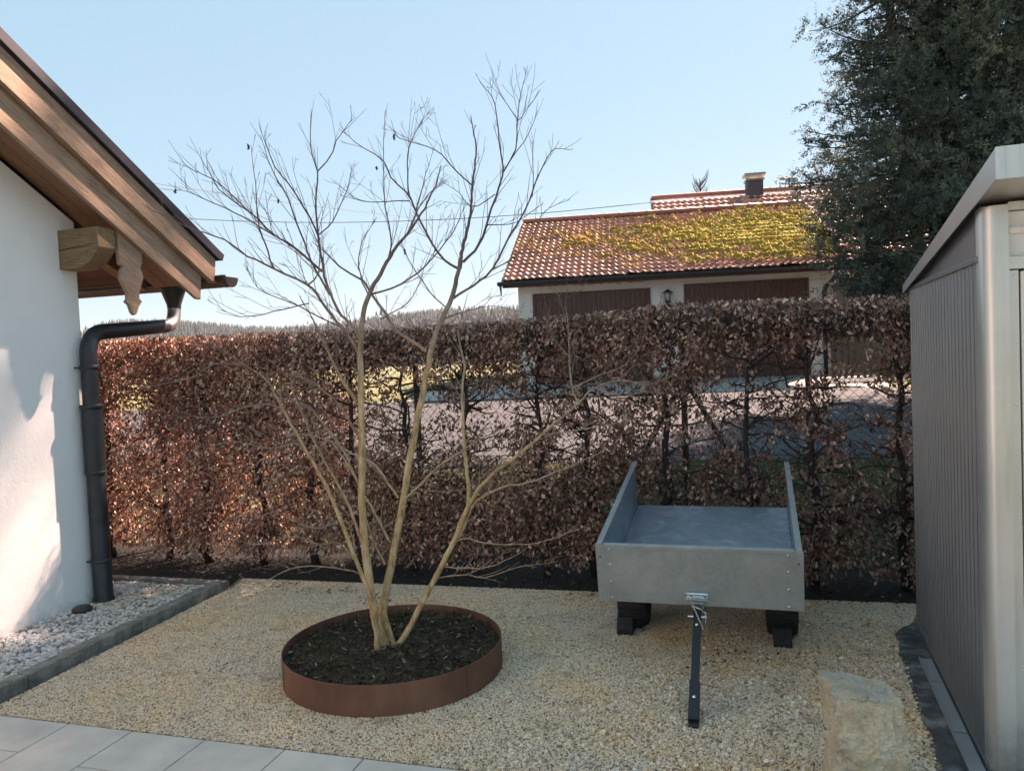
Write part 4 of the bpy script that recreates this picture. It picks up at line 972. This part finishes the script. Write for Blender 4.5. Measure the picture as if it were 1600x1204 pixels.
# wire fence behind the hedge
fence = empty('wire_fence', 'thin dark chain-link fence with braced posts behind the hedge', 'fence', (-1, 5.85, 0))
FY = 5.85; FH = 1.72
def zt2(p): return p
for x in (-7.2, -4.9, -2.55, ony(1068, 600, FY)[0], 2.3):
    mb = MB(); mb.tube([(x, FY, -.05), (x, FY, FH)], .024, 10); mb.lathe((x, FY, FH), [(.026, 0), (.026, .012), (.012, .02)], 10); mb.build('post', M['wire'], fence, True, angle=40)
xp = ony(1068, 600, FY)[0]
for dx in (-.75, .75):
    mb = MB(); mb.tube([(xp+.02*dx, FY+.03, 1.35), (xp+dx, FY+.03, .0)], .019, 8); mb.build('brace', M['wire'], fence, True)
mb = MB(); st = .075; x = -7.2-FH
while x < 2.3:
    for sg in (1, -1):
        a = (x, FY, 0) if sg == 1 else (x+FH, FY, 0); b = (x+FH, FY, FH-.05) if sg == 1 else (x, FY, FH-.05)
        a = np.array(a, float); b = np.array(b, float)
        lo, hi = -7.2, 2.3
        def clip(a, b):
            d = b-a; t0, t1 = 0, 1
            for v0, s1 in ((lo, 1), (hi, -1)):
                t = (v0-a[0])/d[0]
                if d[0]*s1 > 0: t0 = max(t0, t)
                else: t1 = min(t1, t)
            return (a+d*t0, a+d*t1) if t1 > t0+.01 else None
        r_ = clip(a, b)
        if r_: mb.tube(r_, .0017, 3, None, False)
    x += st
for z in (.05, .8, FH-.05): mb.tube([(-7.2, FY, z), (2.3, FY, z)], .0022, 4, None, False)
mb.build('wire_mesh', M['wire'], fence)

# ------------------------------------------------------------------ garage beyond the road
ga = R(8.0); GE = np.array([-4.96, 16.34, 0]); ge = np.array([math.cos(ga), math.sin(ga), 0]); gg = np.array([-math.sin(ga), math.cos(ga), 0]); GA = (ge, gg, UZ)
def gl(a, b, z): return GE+ge*a+gg*b+UZ*z
EZ = 3.20; GLn = 7.3; RB = 4.16; RZ = 5.17
garage = empty('tiled_garage', 'white garage with mossy red tiled roof and two brown doors beyond the road', 'garage', tuple(GE+np.array([3, 2, .8])))
WB = .42
Wl = .28; Wr = 7.0
mb = MB(); pr_ = [gl(Wl, WB, 0.2), gl(Wl, WB, EZ-.08), gl(Wl, RB, RZ-.25), gl(Wl, 2*RB-WB, EZ-.08), gl(Wl, 2*RB-WB, .2)]
mb.prism(pr_, ge*(Wr-Wl)); mb.build('wall', M['far_plaster'], garage)
def gp(x, y, b=WB):          # where a sight line meets the facade
    p = onpl(x, y, gl(0, b, 0), gg); q = p-GE; return q@ge, q[2]
for (xa_, ya_, xb_, yb_) in ((832, 459, 1016, 450), (1068, 444, 1263, 434)):
    a0, z0 = gp(xa_, ya_); a1, z1 = gp(xb_, yb_); ztp = (z0+z1)/2; zbt = .80
    mb = MB()
    npl = int((a1-a0)/.11)
    for i in range(npl):
        w_ = (a1-a0-.12)/npl; mb.box(gl(a0+.06+w_*(i+.5), WB-.012, (ztp-.06+zbt)/2), (w_-.008, .02, ztp-.06-zbt), GA)
    dr = mb.build('garage_door', M['dark_wood'], garage)
    mb = MB()
    for a_ in (a0+.03, a1-.03): mb.box(gl(a_, WB-.018, (ztp+zbt)/2), (.058, .034, ztp-zbt), GA)
    mb.box(gl((a0+a1)/2, WB-.018, ztp-.028), (a1-a0-.12, .033, .056), GA)
    mb.build('door_frame', M['dark_wood'], dr)
# wall lantern
la, lz = gp(1043, 464)
lan = MB(); cL = gl(la, WB-.12, lz)
lan.lathe(cL, [(.018, .16), (.05, .135), (.12, .09), (.125, .08), (.06, .078)][::-1], 12); lan.lathe(cL, [(.06, -.13), (.075, -.10), (.06, -.09), (.02, -.16)][::-1][::-1], 12)
lan.tube([cL+np.array([0, 0, -.02]), gl(la, WB-.06, lz-.11), gl(la, WB, lz-.1)], .014, 6)
for q in range(4):
    t = q*math.pi/2+.7; lan.tube([cL+np.array([.075*math.cos(t), .075*math.sin(t), .08]), cL+np.array([.06*math.cos(t), .06*math.sin(t), -.1])], .007, 5)
lan.box(gl(la, WB-.01, lz-.1), (.07, .02, .14), GA)
lp = lan.build('wall_lantern', M['blackpaint'], garage)
mb = MB(); mb.lathe(cL, [(.05, -.09), (.062, .075)], 12); mb.build('lantern_glass', M['glass'], lp, True, angle=40)
# crumbled plaster strip below the eaves
mb = MB(); 
for i in range(14):
    a_ = .35+i*.20+hr.uniform(-.05, .05); w_ = hr.uniform(.10, .26); h_ = hr.uniform(.02, .05)
    poly = [gl(a_+w_*.5*math.cos(t)*hr.uniform(.7, 1.2), WB-.003, EZ-.10-.02*i/14+h_*math.sin(t)*hr.uniform(.7, 1.2)) for t in np.linspace(0, 6.283, 10)[:-1]]
    mb = MB(); mb.prism(poly, -gg*.003); mb.build('plaster_damage', M['bare_plaster'], garage)
mb = MB(); a_, z_ = gp(1000, 437); poly = [gl(a_+.16*math.cos(t)*hr.uniform(.7, 1.2), WB-.004, z_+.07*math.sin(t)*hr.uniform(.6, 1.2)) for t in np.linspace(0, 6.283, 12)[:-1]]; mb.prism(poly, -gg*.003)
mb.build('plaster_damage', M['bare_plaster'], garage)
def tiled(name, o0, e, g_, up, length, slope_len, pitch_w, row, nsub=8, amp=.028, parent=None, mt=None):
    nu = int(length/pitch_w)*nsub; nv = int(slope_len/row); us = np.linspace(0, length, nu+1)
    V = []; rows = []
    RVt = []
    cells = np.floor(us/pitch_w-1e-6).astype(int)
    for v in range(nv):
        jc = rng.normal(0, .006, cells.max()+3)[cells+1]; cc = rng.random(cells.max()+3)[cells+1]
        for t_, lift, am in ((0, .050, .6), (.02, .080, 1.25), (.30, .062, 1.1), (.97, .008, .8)):
            ph = (us/pitch_w) % 1
            prof_ = amp*am*np.where(ph < .6, np.sin(ph/.6*math.pi), -.3*np.sin((ph-.6)/.4*math.pi))
            V.append(o0[None, :]+e[None, :]*us[:, None]+g_[None, :]*((v+t_)*row+(rng.normal(0, .006, cells.max()+3)[cells+1] if t_ < .1 else 0*us))[:, None]+up[None, :]*(prof_+lift+jc)[:, None]); RVt.append(cc)
    RVt = np.concatenate(RVt)
    V = np.vstack(V); m_ = nu+1; Fs = []
    for r_ in range(4*nv-1):
        q = np.arange(nu)+r_*m_; Fs.append(np.stack([q, q+1, q+1+m_, q+m_], 1))
    return rawmesh(name, V, np.vstack(Fs), mt or M['tile'], parent, RVt, False, 4)
sv = np.array(gl(0, RB, RZ))-np.array(gl(0, 0, EZ)); SLn = np.linalg.norm(sv); sdir = sv/SLn; sup = np.cross(ge, sdir)
mb = MB(); mb.prism([gl(.02, -.0, EZ-.07), gl(.02, RB, RZ-.07), gl(.02, 2*RB, EZ-.07), gl(.02, 2*RB, EZ-.015), gl(.02, RB, RZ-.015), gl(.02, 0, EZ-.015)], ge*(GLn-.04)); mb.build('roof_deck', M['dark_wood'], garage)
tiled('roof_tiles', gl(0, -.05, EZ-.03), ge, sdir, sup, GLn, SLn+.02, .15, .26, amp=.027, parent=garage)
sdb = (np.array(gl(0, RB, RZ))-np.array(gl(0, 2*RB, EZ))); sdb /= np.linalg.norm(sdb)
tiled('rear_roof_tiles', gl(GLn, 2*RB+.05, EZ-.03), -ge, sdb, np.cross(-ge, sdb), GLn, SLn, .15, .26, 4, parent=garage)
# ridge tiles
mb = MB(); a = 0
while a < GLn-.1:
    P0 = gl(a, RB, RZ+.015); P1 = gl(a+.40, RB, RZ+.015); mb.tube([P0, P0*.9+P1*.1, P1], [.105, .082, .07], 10); a += .37
mb.build('ridge_tiles', M['tile'], garage, True, angle=50)
# gutter and fascia
mb = MB(); mb.box(gl(GLn/2, .005, EZ-.09), (GLn, .03, .11), GA); mb.build('eaves_board', M['dark_wood'], garage)
mb = MB(); an = np.linspace(math.pi, 2*math.pi, 8); P = [gl(-.1, -.075+.075*math.cos(t), EZ-.02+.085*math.sin(t)) for t in an]+[gl(-.1, -.075+.068*math.cos(t), EZ-.02+.078*math.sin(t)) for t in an[::-1]]
mb.prism(P, ge*(GLn+.2)); mb.build('gutter', M['black_metal'], garage)
for (sgn, a_) in ((1, -.03), (1, GLn)):
    mb = MB(); mb.prism([gl(a_, 0, EZ-.07), gl(a_, RB, RZ-.07), gl(a_, RB, RZ+.05), gl(a_, 0, EZ+.04)], ge*.03); mb.build('verge_board', M['far_plaster'], garage)
da, dz_ = gp(1288, 430)
mb = MB(); mb.tube(np.vstack([[gl(da+.12, -.07, EZ-.08)], arc(gl(da+.12, -.07, EZ-.2), gl(da+.12, -.05, EZ-.3), gl(da+.02, WB-.12, EZ-.42)), [gl(da-.03, WB-.07, EZ-.55), gl(da-.03, WB-.07, .7)]]), .045, 10); mb.build('downpipe', M['black_metal'], garage, True)
mb = MB(); mb.tube([gl(-.04, -.05, EZ-.10), gl(-.03, -.05, EZ-.30)], [.03, .012], 6); mb.build('gutter_outlet', M['black_metal'], garage)
# moss: thick cushions over the tiles
nu, nv = 760, 230; us = np.linspace(.05, GLn-.05, nu); vs = np.linspace(.08, SLn-.08, nv)
hh = np.zeros((nu, nv)); mk = np.zeros((nu, nv))
for i, u_ in enumerate(us):
    for j, v_ in enumerate(vs):
        base = .30+.60*min(1, u_/6.2)**.8-.9*abs(v_/SLn-.52+.10*(u_/7)-.02)**1.15*1.35
        n1 = mn.noise(Vector((u_*1.6, v_*2.6, 2))); n2 = mn.noise(Vector((u_*6, v_*9, 4))); n3 = mn.noise(Vector((u_*17, v_*24, 6)))
        mk[i, j] = base+.42*n1+.36*n2+.26*n3-.56+.24*math.cos(6.283*(v_/.26-.45))-(.5 if v_ < .30 or v_ > SLn-.28 else 0)
        hh[i, j] = .055+min(.08, max(-.03, mk[i, j]*.18))+.03*n3+.016*n2
m0 = np.array(gl(0, -.05, EZ-.03)); V = m0+us[:, None, None]*ge+vs[None, :, None]*sdir+(hh+.012)[..., None]*sup
i, j = np.meshgrid(np.arange(nu-1), np.arange(nv-1), indexing='ij'); mq = (mk[:-1, :-1]+mk[1:, 1:]+mk[1:, :-1]+mk[:-1, 1:])/4 > 0
q = (i*nv+j)[mq]; rvm = np.clip((us[:, None]/6.2)*.9-.1+.25*mk, 0, 1)
rawmesh('moss', V.reshape(-1, 3), np.stack([q, q+nv, q+nv+1, q+1], 1), M['moss'], garage, rvm.ravel(), True, 4)

# rear house
RH0 = dep(1018, 311, 26.); 
def hl(a, b, z): return np.array([RH0[0], RH0[1], 0])+ge*a+gg*b+UZ*z
rh = empty('rear_house', 'red tiled house roof with dark chimney behind the mossy garage', 'house', tuple(hl(5, 0, 0)))
HRZ = RH0[2]; HL = 14.; HB = 5.
mb = MB(); mb.prism([hl(.3, -4.6, 0), hl(.3, -4.6, HRZ-2.75), hl(.3, 0, HRZ-.15), hl(.3, 4.6, HRZ-2.75), hl(.3, 4.6, 0)], ge*(HL-.6)); mb.build('wall', M['far_plaster'], rh)
sv2 = hl(0, 0, HRZ)-hl(0, -HB, HRZ-2.85); S2 = np.linalg.norm(sv2); sd2 = sv2/S2
tiled('roof_tiles', hl(0, -HB, HRZ-2.85), ge, sd2, np.cross(ge, sd2), HL, S2+.01, .2, .34, 6, parent=rh)
sd3 = hl(0, 0, HRZ)-hl(0, HB, HRZ-2.85); sd3 /= np.linalg.norm(sd3)
tiled('rear_roof_tiles', hl(HL, HB, HRZ-2.85), -ge, sd3, np.cross(-ge, sd3), HL, S2, .2, .34, 4, parent=rh)
mb = MB(); a = 0
while a < HL-.1: P0 = hl(a, 0, HRZ+.03); P1 = hl(a+.42, 0, HRZ+.03); mb.tube([P0, P0*.9+P1*.1, P1], [.1, .088, .08], 8); a += .39
mb.build('ridge_tiles', M['tile'], rh, True, angle=50)
mb = MB(); mb.prism([hl(-.04, -HB, HRZ-2.95), hl(-.04, 0, HRZ-.1), hl(-.04, 0, HRZ+.03), hl(-.04, -HB, HRZ-2.8)], ge*.05); mb.build('verge_board', M['dark_wood'], rh)
cp = onpl(1178, 298, hl(0, -.3, 0), gg); ca_ = (cp-hl(0, 0, 0))@ge
mb = MB(); mb.box(hl(ca_, -.35, HRZ-.22), (.50, .50, 1.0), GA); chm = mb.build('chimney', M['slate'], rh, bevel=.01)
mb = MB(); mb.box(hl(ca_, -.35, HRZ+.29), (.58, .58, .05), GA); mb.build('chimney_collar', M['zinc'], chm)
mb = MB()
for x_ in (-.2, .2):
    for y_ in (-.2, .2): mb.tube([hl(ca_+x_, -.35+y_, HRZ+.31), hl(ca_+x_, -.35+y_, HRZ+.43)], .015, 6)
mb.box(hl(ca_, -.35, HRZ+.46), (.66, .60, .07), GA); mb.build('chimney_cap', M['zinc'], chm, bevel=.02)
# antenna-thin bare treetop behind the roof
bt = empty('distant_bare_tree', 'thin bare treetop just showing above the rear house roof', 'tree', tuple(dep(1095, 560, 34)))
bt.location.z = 0
mb = MB(); b0 = dep(1095, 320, 34); mb.tube([(b0[0], b0[1], 0), b0, dep(1094, 290, 34), dep(1093, 278, 34)], [.12, .06, .03, .012], 6); mb.build('trunk', M['hbark'], bt)
mb = MB()
for i in range(34):
    y_ = hr.uniform(285, 325); d = hr.choice([-1, 1]); L_ = hr.uniform(6, 17); mb.tube([dep(1094, y_, 34), dep(1094+d*L_*.6, y_-L_*.8, 34+hr.uniform(-.4, .4)), dep(1094+d*L_*.8, y_-L_*1.5, 34+hr.uniform(-.6, .6))], [.018, .012, .006], 4, None, False)
mb.build('branches', M['hbark'], bt)

# overhead cables
def cable(p0, p1, sag, label):
    P = [p0*(1-t)+p1*t-UZ*sag*4*t*(1-t) for t in np.linspace(0, 1, 24)]; mb = MB(); mb.tube(P, .012, 5); o = mb.build('overhead_cable', M['cable'], None, True)
    tag(o, label, 'cable', 'overhead cables')
cable(dep(60, 318, 34), dep(1018, 316, 26), .75, 'lower thin black cable sagging from the rear house roof')
cable(dep(60, 258, 30), dep(700, 345, 60), .2, 'upper thin black cable running down behind the bare tree')
# picket fence right, beyond the road
pf = empty('picket_fence', 'brown wooden picket fence seen through the hedge beside the metal shed', 'fence', tuple(gl(9, -.6, .8)))
pa0 = gp(1296, 550, -.7)[0]
mb = MB(); 
for z in (1.05, 1.75): mb.box(gl(pa0+3.5, -.66, z), (7, .03, .07), GA)
mb.build('rail', M['picket'], pf)
for i in range(58):
    mb = MB(); a_ = pa0+.06+i*.12; tp_ = 1.95+hr.uniform(-.015, .015)
    mb.prism([gl(a_-.032, -.70, .80), gl(a_+.032, -.70, .80), gl(a_+.032, -.70, tp_-.04), gl(a_, -.70, tp_), gl(a_-.032, -.70, tp_-.04)], gg*.02); mb.build('picket', M['picket'], pf)
# grey board shed beyond the garage
gb = empty('board_shed', 'weathered grey board outbuilding between the garage and the conifers', 'outbuilding', tuple(gl(8.6, 2, .8)))
mb = MB()
for i in range(22): mb.box(gl(7.35+i*.16, 1.5+(i % 2)*.008, 1.85), (.15, .03, 2.3), GA)
mb.build('board_wall', M['grey_board'], gb); mb = MB(); mb.box(gl(9.1, 2.5, 3.05), (3.8, 2.3, .06), GA); mb.build('roof', M['zinc'], gb)
mb = MB(); mb.box(gl(9.1, 3.4, 1.8), (3.4, .05, 2.4), GA); mb.build('rear_wall', M['grey_board'], gb)

# ------------------------------------------------------------------ conifers right
def conifer(name, label, base, H, seed, rbase, nbr=420, leaders=4, zlow=2.6, lean=(0, 0)):
    r_ = np.random.default_rng(seed); t = empty(name, label, 'tree', base, 'tall cypress trees behind the metal shed')
    b = np.array(base, float); mb = MB(); mbb = MB(); C_ = []; Dd = []; Nn = []; LL = []
    heads = []
    for l in range(leaders):
        a = r_.uniform(0, 6.28); off = 0 if l == 0 else r_.uniform(.35, rbase*.42); hh_ = H*(1 if l == 0 else r_.uniform(.72, .95))
        top = b+np.array([math.cos(a)*off, math.sin(a)*off, hh_]); P = []
        for s_ in range(12):
            f_ = s_/11; e = min(1, f_*2.2)
            P.append(b+np.array([math.cos(a)*off*e+r_.normal(0, .03), math.sin(a)*off*e+r_.normal(0, .03), hh_*f_]))
        mb.tube(P, np.linspace(.17 if l == 0 else .11, .02, 12), 8, None, False); heads.append((np.array(P), hh_))
    for q in range(nbr):
        P, hh_ = heads[r_.integers(0, leaders)]; f_ = zlow/hh_+(1-zlow/hh_)*r_.random()**1.3
        c = np.array([np.interp(f_*11, np.arange(12), P[:, k_]) for k_ in range(3)]); a = r_.uniform(0, 6.283)
        env = rbase*(1-.80*max(0, (f_*hh_/H-.42)/.58)**1.3)*(.80+.3*mn.noise(Vector((math.cos(a)*1.6, math.sin(a)*1.6, f_*hh_*.7+seed)))+r_.uniform(-.12, .16))
        if seed == 21:
            lf = max(0, -math.cos(a-.25)); tgt = np.interp(f_*hh_, [1.7, 2.8, 3.4, 3.8, 4.5, 5.0, 6.2, 7.3, 9.5, 11, 13.5, 17], [1.7, 2.2, 2.25, 2.3, 2.25, 1.65, 1.7, 1.75, 1.5, 1.7, 1.7, .4])  # left crown radius by height; unseen upper part shaped to shade the eaves
            env = env*(1-lf)+lf*(tgt-.22)*(1+.22*mn.noise(Vector((a*2, f_*hh_*1.3, 5))))
        ln = env*r_.uniform(.75, 1.05); d = np.array([math.cos(a), math.sin(a), r_.uniform(-.15, .2)]); Q = [c]; ns_ = 7
        for s_ in range(ns_):
            d = d+np.array([r_.normal(0, .09), r_.normal(0, .09), -.05 if s_ < 3 else .10]); d /= np.linalg.norm(d); Q.append(Q[-1]+d*ln/ns_)
        mbb.tube(Q, np.linspace(.028, .005, ns_+1), 4, None, False); Q = np.array(Q)
        nsp = int(11+ln*11)
        for s_ in range(nsp):
            g_ = r_.uniform(.28 if seed == 21 else .45, 1.)**.75*ns_; cc = np.array([np.interp(g_, np.arange(ns_+1), Q[:, k_]) for k_ in range(3)])+r_.normal(0, .10, 3)
            dr_ = d*.5+r_.normal(0, .55, 3)+np.array([0, 0, -.05]); dr_ /= np.linalg.norm(dr_); sn = r_.normal(0, 1, 3); sn -= dr_*(sn@dr_); sn /= np.linalg.norm(sn); sb_ = np.cross(dr_, sn)
            k_ = 26 if seed == 21 else 19; tt = r_.random(k_); sd_ = r_.choice([-1, 1], k_); spl = r_.uniform(.20, .38)
            C_.append(cc+dr_*(tt*spl)[:, None]+r_.normal(0, .012, (k_, 3))); Dd.append(dr_*.8+sb_*(sd_*.75)[:, None]+r_.normal(0, .2, (k_, 3)))
            Nn.append(np.repeat(sn[None], k_, 0)+r_.normal(0, .35, (k_, 3))); LL.append((1.15-tt*.7)*r_.uniform(.045, .085))
    C_ = np.vstack(C_); Dd = np.vstack(Dd); Nn = np.vstack(Nn); LL = np.concatenate(LL); n = len(C_)
    V, T = leaves(C_, Dd, Nn, LL, LL*.30, .1, .1)
    rv = np.clip(r_.random(n)*.5+.35+.5*np.array([mn.noise(Vector(c*1.3)) for c in C_]), 0, 1)
    mb.build('trunk', M['cbark'], t, True); mbb.build('branches', M['cbark'], t)
    rawmesh('crown', V, T, M['conif'], t, np.repeat(rv, 5)); print(name, n)
    return t
def copytree(src, loc, rot, scl, label):
    c = src.copy(); COL.objects.link(c); c.location = loc; c.rotation_euler = (0, 0, rot); c.scale = scl; c['label'] = label
    for ch in src.children:
        d = ch.copy(); COL.objects.link(d); d.parent = c; d.matrix_parent_inverse = ch.matrix_parent_inverse.copy()
    return c
def gpos(px_, D): p = dep(px_, 560, D); return (p[0], p[1], float(TZ(p[0], p[1]))-.05)
t1 = conifer('cypress_tree', 'dark evergreen cypress with the crown reaching over the mossy roof, leftmost', gpos(1471, 12.5), 17, 21, 1.85, 860, 4, 1.7)
t2 = conifer('cypress_tree', 'tall dark cypress with thick trunks rising directly behind the shed roof', gpos(1590, 12.0), 16, 33, 2.0, 300, 5, 3.2)
t3 = copytree(t1, gpos(1760, 13.5), 2.1, (1.15, 1.15, 1.15), 'tall dark cypress standing farthest right behind the shed, mostly hidden')
t4 = copytree(t2, gpos(1900, 11.5), 1.2, (1.05, 1.05, 1.0), 'tall dark cypress out of view past the right edge of the shed, added for shade')  # stands outside the frame, added for the shade it casts on the yard

# ------------------------------------------------------------------ thin haze in the air
hm = bpy.data.materials.new('thin_air_haze'); hm.use_nodes = True; hn = hm.node_tree; hn.nodes.clear()
ho = hn.nodes.new('ShaderNodeOutputMaterial'); hv = hn.nodes.new('ShaderNodeVolumePrincipled')
hv.inputs['Color'].default_value = (.80, .88, 1, 1); hv.inputs['Density'].default_value = .00022; hv.inputs['Anisotropy'].default_value = .2
hn.links.new(hv.outputs[0], ho.inputs['Volume'])
mb = MB(); mb.box((-100, 560, 22), (2100, 1360, 56)); o = mb.build('haze', hm); tag(o, None, None, None, 'stuff')
